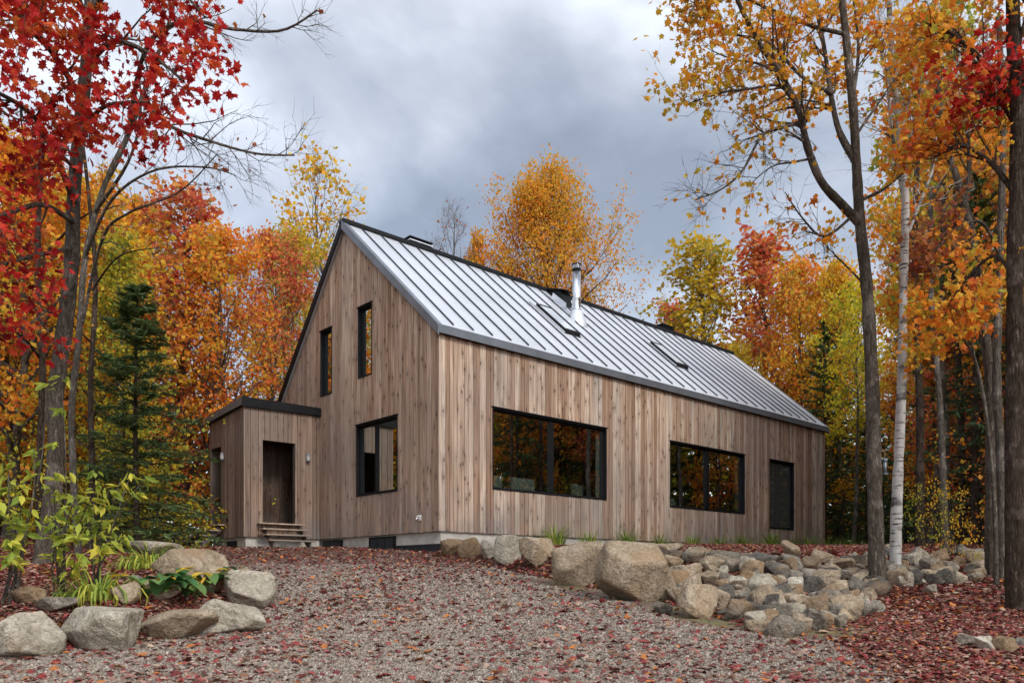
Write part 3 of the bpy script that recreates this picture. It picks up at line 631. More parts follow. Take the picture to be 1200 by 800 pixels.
# ------------------------------------------------------------ leaves and trees
def leaf_template(kind):
    if kind == 'maple':      # five pointed lobes
        o = [(0,-.5),(.16,-.30),(.40,-.36),(.32,-.12),(.56,.06),(.27,.12),(.24,.26),(.12,.20),(0,.58),(-.12,.20),(-.24,.26),(-.27,.12),(-.56,.06),(-.32,-.12),(-.40,-.36),(-.16,-.30)]
        V = [(0,-.02,.05)]+[(x, y, -.34*abs(x)-.30*y*y+(.10 if i % 4 == 2 else 0)) for i, (x, y) in enumerate(o)]; n = len(o); Fc = [(0,1+i,1+(i+1) % n) for i in range(n)]
    elif kind == 'star':
        o = [(0,-.45),(.34,-.30),(.26,-.05),(.52,.14),(.18,.20),(0,.56),(-.18,.20),(-.52,.14),(-.26,-.05),(-.34,-.30)]
        V = [(0,0,.06)]+[(x, y, -.28*abs(x)-.15*y*y) for x, y in o]; n = len(o); Fc = [(0,1+i,1+(i+1) % n) for i in range(n)]
    elif kind == 'leaf':      # folded rhomb
        V = [(0,-.5,0),(.36,.0,.1),(0,.55,0),(-.36,.0,.1)]; Fc = [(0,1,2),(0,2,3)]
    elif kind == 'long':
        V = [(0,-.5,0),(.15,-.2,.04),(.19,.12,.02),(0,.62,-.14),(-.19,.12,.02),(-.15,-.2,.04),(0,0,-.03)]; Fc = [(6,0,1),(6,1,2),(6,2,3),(6,3,4),(6,4,5),(6,5,0)]
    elif kind == 'needle':
        V = [(0,-.5,0),(.10,0,0),(0,.6,0),(-.10,0,0)]; Fc = [(0,1,2,3)]
    return np.array(V, float), np.array(Fc)
def leaf_cloud(P, size, rs, kind='leaf', up=.5, axis_dir=None, hang=None):
    """leaf polygons at points P; returns verts, faces, tint"""
    T, Fc = leaf_template(kind); n = len(P)
    Nn = norm(rs.normal(size=(n,3))*.8+np.array([0,0,up])); 
    D = rs.normal(size=(n,3)) if axis_dir is None else axis_dir+rs.normal(size=(n,3))*.3
    if hang is not None: D = D+np.array([0,0,-hang])
    D = norm(D-Nn*(D*Nn).sum(1, keepdims=True)); X = np.cross(D, Nn)
    sz = (size*np.clip(rs.normal(.95, .24, n), .4, 1.6))[:, None]
    V = P[:, None]+ sz[:, None]*(X[:, None]*T[None, :, 0:1]+D[:, None]*T[None, :, 1:2]+Nn[:, None]*T[None, :, 2:3])
    Fa = (np.arange(n)[:, None, None]*len(T)+Fc[None]).reshape(-1, Fc.shape[1])
    tint = np.repeat(rs.uniform(0, 1, n), len(Fc)); return V.reshape(-1, 3), Fa, tint
def bend_lines(start, dirs, length, m, rs, wobble=.12, up=.0):
    """grow n curved centre lines"""
    n = len(start); P = np.zeros((n, m, 3)); P[:, 0] = start; d = norm(dirs.copy()); st = (length/(m-1))[:, None]
    for i in range(1, m):
        d = norm(d+rs.normal(size=(n,3))*wobble+np.array([0,0,up])); P[:, i] = P[:, i-1]+d*st
    return P
def side_dirs(tan, rs, ang):
    n = len(tan); r = norm(rs.normal(size=(n,3))); r = norm(r-tan*(r*tan).sum(1, keepdims=True)); a = ang(n)[:, None]
    return tan*np.cos(a)+r*np.sin(a)
def spawn(P, Rr, per, rs, f0=.25, f1=1.):
    """points, tangents, radii along given centre lines"""
    n, m, _ = P.shape; idx = np.repeat(np.arange(n), per); f = rs.uniform(f0, f1, len(idx))*(m-1.001); i = f.astype(int); t = (f-i)[:, None]
    A = P[idx, i]; B = P[idx, i+1]; return A*(1-t)+B*t, norm(B-A), Rr[idx, i]*(1-t[:, 0])+Rr[idx, i+1]*t[:, 0], f/(m-1), idx
class Tree:
    def __init__(s, seed): s.rs = np.random.RandomState(seed); s.W = []; s.n = 0; s.LP = []
    def wood(s, P, Rr, k):
        V, Fq = tubes(P, Rr, k); s.W.append((V, Fq+s.n)); s.n += len(V)
    def limb(s, pts, r0, r1, k=9, m=None, flare=0):
        P = np.array(pts, float); m = m or max(6, len(P)*4); t = np.linspace(0, len(P)-1, m); i = np.minimum(t.astype(int), len(P)-2); u = (t-i)[:, None]
        # Catmull-Rom through the points
        Pm = P[np.maximum(i-1, 0)]; P0 = P[i]; P1 = P[i+1]; P2 = P[np.minimum(i+2, len(P)-1)]
        C = .5*((2*P0)+(-Pm+P1)*u+(2*Pm-5*P0+4*P1-P2)*u*u+(-Pm+3*P0-3*P1+P2)*u**3)
        Rr = r0+(r1-r0)*np.linspace(0, 1, m)**.9; Rr = Rr*(1+.05*s.rs.normal(size=m))
        if flare: Rr = Rr*(1+flare*np.exp(-np.linspace(0, 1, m)*22))
        s.wood(C[None], Rr[None], k); return C[None], Rr[None]
    def boughs(s, P, Rr, per, lens, ang=(.5,1.1), f0=.3, f1=1., m=6, k=5, up=.05, wob=.13, rmul=.5, rmin=.004):
        a, t, r, f, idx = spawn(P, Rr, per, s.rs, f0, f1); n = len(a)
        d = side_dirs(t, s.rs, lambda n: s.rs.uniform(ang[0], ang[1], n)); L_ = lens(f, n, s.rs)
        Q = bend_lines(a, d, L_, m, s.rs, wob, up); q0 = np.maximum(r*rmul, rmin); QR = q0[:, None]*np.linspace(1, .25, m)[None]
        s.wood(Q, QR, k); return Q, QR
    def leafpts(s, Q, per, spread=.1, f0=.2):
        a, _, _, _, _ = spawn(Q, np.ones(Q.shape[:2]), per, s.rs, f0, 1.); a = a+s.rs.normal(size=a.shape)*spread; s.LP.append(a)
    def wood_mesh(s, name, m):
        return np_mesh(name, np.concatenate([v for v, _ in s.W]), [np.concatenate([f for _, f in s.W])], [m], smooth=True)
    def leaf_mesh(s, name, m, size, kind='leaf', up=.5, hang=None, P=None):
        V, Fa, t = leaf_cloud(np.concatenate(s.LP) if P is None else P, size, s.rs, kind, up, None, hang); return np_mesh(name, V, [Fa], [m], t)
def broadleaf(seed, H=10., R0=.16, c0=.25, rad=2.4, n1=34, n2=7, n3=4, lper=4, lsize=.14, shape='round', lean=.3, keep=1., elev=(15,65), spread=.12, kind='leaf', fork=False):
    T = Tree(seed); rs = T.rs; h = np.linspace(0, 1, 9)
    pts = np.stack([np.cumsum(rs.normal(size=9)*.07*lean*3), np.cumsum(rs.normal(size=9)*.07*lean*3), h*H*.97], 1); pts[0, :2] = 0
    P, Rr = T.limb(pts, R0, .012, 8, 40, .5)
    n = n1; f = c0+(1-c0)*np.linspace(.0, .97, n)+rs.uniform(-.01, .01, n); i = np.clip((f*39).astype(int), 0, 38); st = P[0, i]; rr = Rr[0, i]
    g = (f-c0)/(1-c0)
    if shape == 'round': cr_ = np.sin(np.clip(g*.86+.14, 0, 1)*math.pi)**.6
    elif shape == 'column': cr_ = .75*np.sin(np.clip(g*.8+.2, 0, 1)*math.pi)**.5
    else: cr_ = np.clip(.45+.9*g, 0, 1)*np.clip((1.08-g)*3, 0, 1)     # vase / high crown
    az = np.arange(n)*2.4+rs.uniform(-.5, .5, n); el = np.radians(elev[0]+(elev[1]-elev[0])*g+rs.uniform(-12, 12, n))
    d = np.stack([np.cos(az)*np.cos(el), np.sin(az)*np.cos(el), np.sin(el)], 1); L1 = rad*cr_*rs.uniform(.7, 1.2, n)+.25
    Q = bend_lines(st, d, L1, 8, rs, .11, .05); QR = np.maximum(rr*.5, .012)[:, None]*np.linspace(1, .25, 8)[None]; T.wood(Q, QR, 5)
    Q2, R2 = T.boughs(Q, QR, n2, lambda f, n, r: np.repeat(L1, n2)*(.55-.3*f)*r.uniform(.6, 1.2, n)+.1, (.45,1.1), .2, 1, 5, 4)
    Q3, R3 = T.boughs(Q2, R2, n3, lambda f, n, r: r.uniform(.18, .5, n), (.4,1.1), .3, 1., 3, 3, .05, .15, .6, .003)
    kp = rs.rand(len(Q3)) < keep; T.leafpts(Q3[kp], lper, spread)
    T.leafpts(Q2[rs.rand(len(Q2)) < keep], max(1, lper//2), spread)
    return T, lsize, kind
def conifer(seed, H=10., R0=.14, rad=1.9, z0=.1, nb=110, per=9, needles=8, size=.16):
    T = Tree(seed); rs = T.rs; P, Rr = T.limb([(0,0,0),(rs.normal()*.05,rs.normal()*.05,H*.5),(0,0,H)], R0, .008, 8, 30, .4)
    f = np.clip(z0+(1-z0)*np.linspace(0, .985, nb)+rs.normal(size=nb)*.018, z0, .99); i = np.clip((f*29).astype(int), 0, 28); st = P[0, i].copy(); st[:, 2] = f*H; rr = Rr[0, i]
    az = np.arange(nb)*2.4+rs.uniform(-.4, .4, nb); g = (f-z0)/(1-z0); L1 = rad*(1-g)**.8*rs.uniform(.5, 1.2, nb)+.12; el = np.radians(-4+42*g+rs.uniform(-16, 16, nb))
    d = np.stack([np.cos(az)*np.cos(el), np.sin(az)*np.cos(el), np.sin(el)], 1); Q = bend_lines(st, d, L1, 7, rs, .05, -.03); QR = np.maximum(rr*.3, .008)[:, None]*np.linspace(1, .25, 7)[None]; T.wood(Q, QR, 4)
    a, t, r, ff, idx = spawn(Q, QR, per, rs, .12, 1.); side = norm(np.cross(t, np.array([0,0,1.])))*rs.choice([-1,1], len(a))[:, None]
    dd = norm(t*.8+side*.9+np.array([0,0,-.12])); L2 = L1[idx]*.42*(1.15-ff)*rs.uniform(.6, 1.2, len(a))+.08
    Q2 = bend_lines(a, dd, L2, 4, rs, .06, -.05); T.wood(Q2, np.full(Q2.shape[:2], .004), 3)
    p1, t1, _, _, _ = spawn(Q2, np.ones(Q2.shape[:2]), needles, rs, .0, 1.); p2, t2, _, _, _ = spawn(Q, QR, needles*3, rs, .1, 1.)
    Pn = np.concatenate([p1, p2]); Tn = np.concatenate([t1, t2]); Pn = Pn+rs.normal(size=Pn.shape)*.02; sd = norm(np.cross(Tn, np.array([0,0,1.])))*rs.choice([-1,1], len(Pn))[:, None]
    V, Fa, ti = leaf_cloud(Pn, size, rs, 'needle', 1.6, Tn+sd*.9); return T, (V, Fa, ti)

PROTO = {}; TOP = {}
def proto(key, T, size, kind, bark='maple', mat_='orange'):
    PROTO[key] = (T.wood_mesh('trunk', BK[bark]), T.leaf_mesh('crown', LM[mat_], size, kind)); TOP[key] = float(np.percentile(np.concatenate(T.LP)[:, 2], 99.7))
for i in range(3):
    T, s, kd = broadleaf(20+i, c0=.12, n1=46, n2=8, n3=5, lper=5, lsize=.135, rad=2.5); proto('round%d' % i, T, s, kd)
for i in range(2):
    T, s, kd = broadleaf(30+i, c0=.10, n1=44, n2=8, n3=5, lper=4, lsize=.135, rad=1.9, shape='column', elev=(35,75), keep=.85); proto('upright%d' % i, T, s, kd, 'grey')
for i in range(2):
    T, s, kd = broadleaf(40+i, c0=.45, n1=26, n2=7, n3=4, lper=6, lsize=.135, rad=1.8, shape='vase', R0=.11); proto('tall%d' % i, T, s, kd, 'grey' if i else 'dark')
T, s, kd = broadleaf(50, c0=.3, n1=34, n2=8, n3=5, lper=3, lsize=.13, rad=2.2, shape='vase', elev=(35,75), keep=.45); proto('sparse', T, s, kd, 'grey')
T, s, kd = broadleaf(51, c0=.3, n1=34, n2=8, n3=6, lper=1, lsize=.12, rad=2.0, shape='round', elev=(30,70), keep=.06); proto('bare', T, s, kd, 'grey')
T, s, kd = broadleaf(53, c0=.36, n1=72, n2=10, n3=6, lper=8, lsize=.088, rad=2.9, shape='round', elev=(12,72), keep=1., R0=.2, spread=.16); proto('spread', T, s, kd, 'dark')
for i in range(2):
    T, s, kd = broadleaf(60+i, H=3., R0=.03, c0=.18, n1=14, n2=7, n3=4, lper=2, lsize=.12, rad=1.7, elev=(-5,25), shape='vase', keep=.7, spread=.07); proto('under%d' % i, T, s, kd, 'dark')
for i in range(2):
    T, (V, Fa, ti) = conifer(70+i, nb=90, per=8, needles=9, size=.2); PROTO['fir%d' % i] = (T.wood_mesh('trunk', BK['dark']), np_mesh('crown', V, [Fa], [LM['needle']], ti))
_cnt = [0]
def tree(key, X, Y, h, wscale, lm, label, cat='tree', group=None, bark=None, name=None, h0=10., rz=None):
    _cnt[0] += 1; rg = random.Random(_cnt[0]*7+3)
    o = empty(name or ('fir_tree' if key.startswith('fir') else 'maple_tree'), (X, Y, gz(X, Y)-.05), rg.uniform(0, 6.28) if rz is None else rz, label, cat, group)
    s = h/TOP.get(key, h0); o.scale = (s*wscale, s*wscale, s)
    wm_, lm_ = PROTO[key]; t = link('trunk', wm_, o); c = link('crown', lm_, o)
    if lm: c.material_slots[0].link = 'OBJECT'; c.material_slots[0].material = LM[lm]
    if bark: t.material_slots[0].link = 'OBJECT'; t.material_slots[0].material = BK[bark]
    return o
def treepx(key, x, Y, ytop, w, lm, label, **k):
    X = (x-600)/F*Y; h = CAMZ+(HOR-ytop)/F*Y-gz(X, Y); return tree(key, X, Y, h, w, lm, label, **k)

# named trees, left of the house
treepx('round0', 22, 17, 150, 1.0, 'orange', 'broad orange maple at the far left edge behind the big grey trunk')
treepx('round1', 110, 19, 205, .95, 'gold', 'golden yellow maple above and behind the dark spruce')
treepx('upright0', 213, 24, 216, 1.25, 'redorange', 'maple with a dusky red pointed top left of the house')
treepx('round2', 262, 23, 262, .95, 'orange', 'bright orange maple just left of the porch roof')
treepx('round1', 318, 27, 268, .85, 'redorange', 'coral orange maple touching the left roof edge')
treepx('sparse', 384, 36, 178, 1.0, 'gold', 'thin golden tree with bare tips rising behind the gable peak')
treepx('round2', 345, 33, 262, .8, 'limegold', 'olive gold tree between the orange maples and the gable')
treepx('upright1', 165, 27, 235, 1.2, 'orange', 'tall orange tree between the golden maple and the red topped one')
treepx('round0', 60, 24, 215, 1., 'yellowgreen', 'yellow green maple deep behind the leaning grey trunk')
treepx('under0', 218, 21, 540, 1.4, 'yellow', 'low yellow bush left of the porch side opening', name='shrub', cat='shrub', h0=3.)
treepx('under1', 205, 18, 585, 1.2, 'yellowgreen', 'low green and yellow shrub behind the flat grey boulder', name='shrub', cat='shrub', h0=3.)
treepx('fir1', 60, 21, 430, 1.2, None, 'short dark fir half hidden behind the leaning grey trunk')
treepx('upright0', 140, 17, 270, 1.0, 'yellowgreen', 'lime and gold leaved young tree close behind the dark spruce')
# behind the roof
treepx('spread', 633, 46, 196, .76, 'amber', 'large golden orange maple rising behind the middle of the roof', rz=1.)
treepx('bare', 533, 44, 238, .7, 'brownred', 'nearly bare tree left of the golden maple behind the roof')
treepx('upright0', 558, 45, 270, .45, 'amber', 'slim russet tree squeezed between the bare tree and the golden maple')
treepx('upright1', 785, 47, 352, 1.1, 'redorange', 'small red orange crown showing over the roof right of the chimney')
treepx('upright0', 818, 42, 280, 1.35, 'limegold', 'pointed yellow green tree above the right half of the roof')
treepx('upright1', 893, 41, 270, 1.4, 'redorange', 'tall red orange maple above the right end of the roof')
treepx('round2', 940, 37, 300, .9, 'orange', 'orange maple directly beyond the right end of the roof')
treepx('round0', 985, 35, 305, .75, 'gold', 'golden yellow tree left of the forked trunk, beyond the house')
treepx('round1', 862, 36, 400, .7, 'limegold', 'low yellow green crown close over the right roof slope')
treepx('tall1', 1000, 31, 330, .9, 'yellow', 'bright yellow tree beside the far corner of the house')
treepx('round1', 1090, 26, 270, .8, 'orange', 'orange maple between the white birch and the paired trunks')
treepx('round2', 1150, 22, 180, .8, 'redorange', 'red orange maple filling the upper right of the forest')
treepx('round0', 1230, 18, 100, .8, 'orange', 'orange maple at the right edge of the photo')
# fill of the forest: groups of look-alikes
rg = random.Random(99)
def clear_of_house(X, Y, m=2.6):
    dx, dy = X-HO[0], Y-HO[1]; u = cH*dx+sH*dy; v = -sH*dx+cH*dy
    return not (-2.11-m < u < HL+m and -m < v < HW+m)
placed = []
def fill(n, xr, yr, choices, label, group, hr, gap=1.6, cond=None, **k):
    c = 0; tries = 0
    while c < n and tries < n*60:
        tries += 1; X = rg.uniform(*xr); Y = rg.uniform(*yr)
        if not clear_of_house(X, Y) or any((X-a)**2+(Y-b)**2 < gap*gap for a, b in placed) or (cond and not cond(X, Y)): continue
        key, lm = rg.choice(choices); placed.append((X, Y)); tree(key, X, Y, rg.uniform(*hr), rg.uniform(.75, 1.05), lm, '%s leaved %s' % ({'orange':'orange','gold':'golden','yellowgreen':'yellow green','yellow':'yellow','amber':'amber','green':'green',None:'dark green'}[lm], label) if lm else label, group=group, **k); c += 1
fill(16, (-26,-8.5), (17,34), [('round0','orange'),('round1','gold'),('round2','yellowgreen'),('upright0','orange'),('round0','yellow')], 'autumn maple of the dense wood left of the house', 'maples of the left wood', (7.5,10), cond=lambda X, Y: X < -.42*Y)
fill(9, (-26,-9), (16,34), [('tall0','gold'),('tall1','orange')], 'slender dark trunked tree of the wood left of the house', 'slender trees of the left wood', (9,12), cond=lambda X, Y: X < -.42*Y)
fill(14, (-13,-5.5), (14.5,24), [('under0','yellow'),('under1','yellowgreen'),('under0','yellowgreen')], 'low shrub of the wood edge left of the porch', 'shrubs of the left wood edge', (1.6,3.2), .9, lambda X, Y: -.62*Y < X < -.36*Y, name='shrub', cat='shrub', h0=3.)
fill(6, (-22,-9), (18,30), [('fir0',None),('fir1',None)], 'small dark fir low in the wood left of the house', 'firs of the left wood', (4,6), cond=lambda X, Y: X < -.42*Y)
# right wood: dark firs, poles, understory
RC = lambda X, Y: (Y > 13.5) and X > 6.2+(Y-13)*.1 and X > (.40*Y+2.9 if Y < 33 else .36*Y)
fill(34, (8,34), (17,50), [('fir0',None),('fir1',None)], 'tall dark fir of the shaded wood right of the house', 'firs of the right wood', (9,14), 1.5, RC)
fill(16, (10,24), (28,40), [('fir0',None),('fir1',None)], 'low dark fir in the shade just beyond the far corner of the house', 'low firs beyond the far corner', (4.5,7.5), 1.0, lambda X, Y: .37*Y+1.2 < X < .56*Y)
fill(34, (7,30), (14,44), [('tall0','orange'),('tall1','gold'),('tall0','green'),('tall1','yellowgreen')], 'slender dark pole tree of the shaded wood right of the house', 'pole trees of the right wood', (10,14.5), 1.1, RC)
fill(26, (13,27), (6,25), [('round0','gold'),('round1','yellowgreen'),('tall0','yellowgreen'),('tall1','yellow'),('round2','green'),('fir0',None)], 'autumn tree of the wood just outside the right edge of the photo', 'trees outside the right edge', (9,13), 1.5, lambda X, Y: X > .70*Y+2.2)
fill(12, (7,20), (15,34), [('under0','yellow'),('under1','yellowgreen'),('under0','orange'),('under1','green')], 'thin understory sapling in the shaded wood right of the house', 'understory saplings of the right wood', (2.2,3.6), 1., RC, name='sapling', cat='sapling', h0=3.)
# far mass of the wood behind everything: nobody could count it
rs = np.random.RandomState(5); n = 52000
Xf = rs.uniform(-75, 75, n); Yf = rs.uniform(56, 74, n); Zf = ground(Xf, Yf)+rs.beta(1.3, 1.6, n)*(10.5+3*wob(Xf, Yf, .35, 3)); V, Fa, ti = leaf_cloud(np.stack([Xf, Yf, Zf], 1), .62, rs, 'leaf', .3)
o = link('distant_wood', np_mesh('distant_wood', V, [Fa], [LM['green']], ti)); tag(o, 'far dense mass of the forest behind the nearer trees', 'forest', kind='stuff')
n = 60000; Xf = np.concatenate([rs.uniform(26, 40, n//2), rs.uniform(-46, -27, n//2)]); Yf = rs.uniform(4, 56, n); Zf = ground(Xf, Yf)+rs.beta(1.2, 1.4, n)*(10+3*wob(Xf, Yf, .4, 4)); V, Fa, ti = leaf_cloud(np.stack([Xf, Yf, Zf], 1), .5, rs, 'leaf', .3)
o = link('side_wood', np_mesh('side_wood', V, [Fa], [LM['yellowgreen']], ti)); tag(o, 'dense mass of forest along both sides of the clearing', 'forest', kind='stuff')

# ---- hero trees
def finish(T, name, X, Y, label, bark, lm, size, kind, cat='tree', up=.4, hang=.4):
    o = empty(name, (X, Y, gz(X, Y)), 0, label, cat); off = np.array([X, Y, gz(X, Y)])
    T.W = [(v-off, f) for v, f in T.W]; T.LP = [p-off for p in T.LP]
    link('trunk', T.wood_mesh('trunk', BK[bark]), o)
    if T.LP: link('crown', T.leaf_mesh('crown', LM[lm], size, kind, up, hang), o)
    return o
def leafy_limb(T, pts, r0, r1, n2=14, l2=(.5,1.3), n3=4, l3=(.2,.5), lper=5, spread=.07, keep=1., f0=.2, k=7, n2b=0):
    P, Rr = T.limb(pts, r0, r1, k)
    Q, QR = T.boughs(P, Rr, n2, lambda f, n, r: r.uniform(l2[0], l2[1], n)*(1.15-.5*f), (.4,1.1), f0, 1, 7, 5, .03, .14, .45, .005)
    Q3, R3 = T.boughs(Q, QR, n3, lambda f, n, r: r.uniform(l3[0], l3[1], n), (.35,1.0), .15, 1, 4, 4, .02, .16, .6, .003)
    Q4, R4 = T.boughs(Q3, R3, 2, lambda f, n, r: r.uniform(l3[0]*.4, l3[1]*.6, n), (.35,1.0), .2, 1, 3, 3, .02, .16, .7, .0022)
    if lper and keep > 0:
        kp = T.rs.rand(len(Q4)) < keep; T.leafpts(Q4[kp], lper, spread); T.leafpts(Q3[T.rs.rand(len(Q3)) < keep], lper, spread)
    return P
def pp(lst, Y0=None): return [px(a, b, c) for a, b, c in lst]
# 1 grey leaning maple, left, with the red canopy
D = 10.6
T = Tree(201); base = px(50, 668, D)
T.limb(pp([(50,672,D),(60,600,D),(66,520,D),(64,470,D),(75,390,D),(84,310,D),(87,220,D),(97,120,D),(104,40,D),(108,-60,D),(118,-170,D)]), .125, .06, 12, 44, .3)
leafy_limb(T, pp([(97,120,D),(60,60,9.6),(10,10,8.8),(-60,-20,8.2)]), .05, .015, 16, (.6,1.4), 5, (.25,.55), 5)
leafy_limb(T, pp([(88,240,D),(50,150,9.4),(0,110,8.4),(-60,90,8)]), .045, .012, 16, (.5,1.2), 5, (.25,.55), 5)
leafy_limb(T, pp([(86,260,D),(50,240,9.2),(10,250,8.4),(-50,270,8)]), .04, .01, 12, (.3,.8), 4, (.2,.45), 3, keep=.7)
leafy_limb(T, pp([(100,80,D),(130,50,9.4),(170,60,8.4),(215,95,7.9)]), .045, .01, 13, (.35,.9), 4, (.2,.45), 4, keep=.85)
leafy_limb(T, pp([(92,170,D),(115,130,9.4),(150,120,8.4),(175,120,7.8)]), .035, .01, 8, (.2,.5), 4, (.2,.4), 3, keep=.7)
leafy_limb(T, pp([(106,20,D),(140,-30,9.6),(190,-30,8.8),(240,20,8.2)]), .045, .01, 12, (.4,.9), 4, (.2,.45), 4, keep=.8)
leafy_limb(T, pp([(104,30,D),(80,-20,9),(40,-30,8),(0,-40,7.5)]), .045, .01, 14, (.5,1.3), 4, (.25,.5), 5, keep=.9)
leafy_limb(T, pp([(90,200,D),(70,180,9.4),(60,170,8.6),(90,180,8.1)]), .03, .01, 10, (.3,.6), 4, (.2,.4), 3, keep=.7)
leafy_limb(T, pp([(86,290,D),(40,300,9.2),(0,310,8.4),(-50,320,8)]), .03, .008, 14, (.3,.7), 3, (.2,.5), 3, keep=.45)
leafy_limb(T, pp([(88,330,D),(60,360,9.6),(20,390,9)]), .02, .007, 8, (.3,.7), 4, (.2,.4), 3, keep=.5)
finish(T, 'maple_tree', base[0], base[1], 'leaning grey barked maple with glowing red leaves at the left edge', 'maple', 'red', .092, 'maple')
# bare branched tree whose twigs reach over the sky, left
T = Tree(202); D2 = 12.5
T.limb(pp([(92,655,D2),(86,560,D2),(84,480,D2),(92,400,D2),(100,300,D2),(118,230,D2),(128,205,D2)]), .055, .038, 9, 30, .3)
leafy_limb(T, pp([(128,205,D2),(150,158,D2),(175,90,D2),(200,20,D2),(215,-60,D2)]), .05, .02, 8, (.4,.9), 3, (.2,.4), 2, keep=.25)
leafy_limb(T, pp([(110,250,D2),(150,190,12),(165,130,11.8),(160,60,11.6)]), .03, .01, 8, (.4,.9), 3, (.2,.4), 2, keep=.3)
leafy_limb(T, pp([(150,158,D2),(165,120,11),(200,148,10.6),(245,165,10.4),(300,180,10.2),(345,182,10)]), .034, .010, 17, (.4,1.1), 5, (.2,.5), 1, keep=.03, f0=.3)
leafy_limb(T, pp([(150,158,D2),(170,60,10.5),(215,25,10),(270,34,9.8),(330,36,9.7),(372,12,9.6)]), .036, .010, 17, (.3,.9), 5, (.2,.45), 1, keep=.03, f0=.25)
leafy_limb(T, pp([(100,300,D2),(130,235,12),(180,200,11.5),(240,196,11.2),(275,205,11)]), .028, .007, 14, (.3,.8), 3, (.15,.4), 1, keep=.12, f0=.2)
leafy_limb(T, pp([(96,380,D2),(120,280,12),(150,250,11.5),(210,225,11.2),(255,180,11)]), .028, .007, 14, (.3,.8), 3, (.15,.4), 2, keep=.25, f0=.2)
finish(T, 'maple_tree', *px(92,655,D2)[:2], 'slim tree with bare branches reaching over the sky above the left wood', 'grey', 'brownred', .07, 'star')
T = Tree(203); T.limb(pp([(104,655,13.5),(108,560,13.5),(106,450,13.5),(112,330,13.5),(104,230,13.5),(96,160,13.5)]), .06, .025, 8, 26, .3)
leafy_limb(T, pp([(108,340,13.5),(140,300,13),(190,290,12.6)]), .02, .006, 8, (.3,.8), 3, (.2,.4), 3, keep=.6)
leafy_limb(T, pp([(106,400,13.5),(70,370,13),(30,360,12.6)]), .02, .006, 8, (.3,.8), 3, (.2,.4), 3, keep=.6)
finish(T, 'maple_tree', *px(104,655,13.5)[:2], 'thin russet stem with sparse gold leaves right behind the leaning grey maple', 'dark', 'gold', .09, 'star')
T = Tree(204); T.limb(pp([(48,650,15),(46,560,15),(50,440,15),(44,300,15),(50,150,15)]), .085, .05, 8, 26, .3)
leafy_limb(T, pp([(48,420,15),(20,390,14.4),(-20,380,14)]), .03, .01, 10, (.4,.9), 4, (.2,.4), 3, keep=.8)
leafy_limb(T, pp([(50,300,15),(90,260,14.4),(120,240,14)]), .03, .01, 10, (.4,.9), 4, (.2,.4), 3, keep=.8)
finish(T, 'maple_tree', *px(48,650,15)[:2], 'dark straight trunk with orange leaves at far left behind the leaning grey maple', 'dark', 'orange', .1, 'star')
# spruce, left
T, (V, Fa, ti) = conifer(210, H=4.9, R0=.055, rad=1.25, z0=.03, nb=105, per=9, needles=10, size=.12)
sx_, sy_ = (161-600)/F*14.2, 14.2; o = empty('spruce_tree', (sx_, sy_, gz(sx_, sy_)), 0, 'dark green young spruce left of the porch', 'tree')
link('trunk', T.wood_mesh('trunk', BK['dark']), o); link('crown', np_mesh('crown', V, [Fa], [LM['needle']], ti), o); o.scale = (1.25,1.25,1)
# 2 golden forked maple on the right
D = 10.3; T = Tree(220)
T.limb(pp([(1028,697,D),(1027,640,D),(1024,540,D),(1022,450,D),(1016,340,D),(1008,262,D),(1004,200,D),(1000,130,D),(992,50,D),(985,-20,D),(978,-120,D)]), .108, .035, 12, 50, .2)
leafy_limb(T, pp([(1008,262,D),(985,238,10.2),(962,212,10.1),(946,172,10),(936,130,9.9),(915,88,9.8),(888,48,9.7),(864,0,9.6),(850,-40,9.6)]), .062, .02, 22, (.4,1.2), 4, (.2,.5), 4, keep=.7, f0=.35)
leafy_limb(T, pp([(1003,190,D),(984,155,10.4),(974,112,10.4),(965,50,10.4),(950,-20,10.4)]), .05, .02, 16, (.4,1.1), 4, (.2,.45), 4, keep=.9, f0=.35)
leafy_limb(T, pp([(998,120,D),(1006,60,10.6),(1000,0,10.8)]), .03, .012, 10, (.3,.8), 4, (.2,.4), 4, keep=.8)
leafy_limb(T, pp([(936,130,9.9),(915,101,9.8),(880,104,9.7),(845,109,9.6),(806,122,9.5)]), .025, .007, 18, (.25,.7), 4, (.15,.4), 3, keep=.5, f0=.1)
leafy_limb(T, pp([(945,142,10),(915,150,9.9),(892,160,9.8),(870,200,9.7),(845,222,9.7),(815,234,9.6)]), .026, .007, 18, (.3,.8), 5, (.2,.45), 2, keep=.10, f0=.1)
leafy_limb(T, pp([(1000,252,D),(966,277,10.1),(940,255,10),(920,225,9.9)]), .022, .006, 13, (.25,.6), 3, (.15,.4), 2, keep=.3, f0=.1)
leafy_limb(T, pp([(990,40,D),(950,30,10.2),(900,10,10),(850,-10,9.8),(815,-10,9.7)]), .03, .006, 18, (.3,1.), 4, (.2,.45), 4, keep=.75)
leafy_limb(T, pp([(975,110,D),(940,90,10.2),(900,50,10),(860,40,9.8),(825,20,9.7)]), .03, .006, 15, (.3,.8), 4, (.2,.45), 3, keep=.6)
leafy_limb(T, pp([(955,185,10),(930,190,10),(905,195,9.9),(880,215,9.8)]), .018, .005, 8, (.25,.6), 3, (.15,.4), 3, keep=.3)
leafy_limb(T, pp([(915,88,9.8),(890,75,9.7),(860,70,9.6),(835,60,9.5)]), .02, .006, 14, (.3,.8), 4, (.2,.4), 3, keep=.6)
leafy_limb(T, pp([(1008,235,D),(1035,222,10.2),(1062,200,10.1),(1092,178,10)]), .028, .006, 12, (.3,.7), 4, (.15,.4), 3, keep=.6)
leafy_limb(T, pp([(1010,330,D),(980,300,10),(960,280,9.8)]), .015, .004, 6, (.2,.5), 3, (.15,.35), 3, keep=.4)
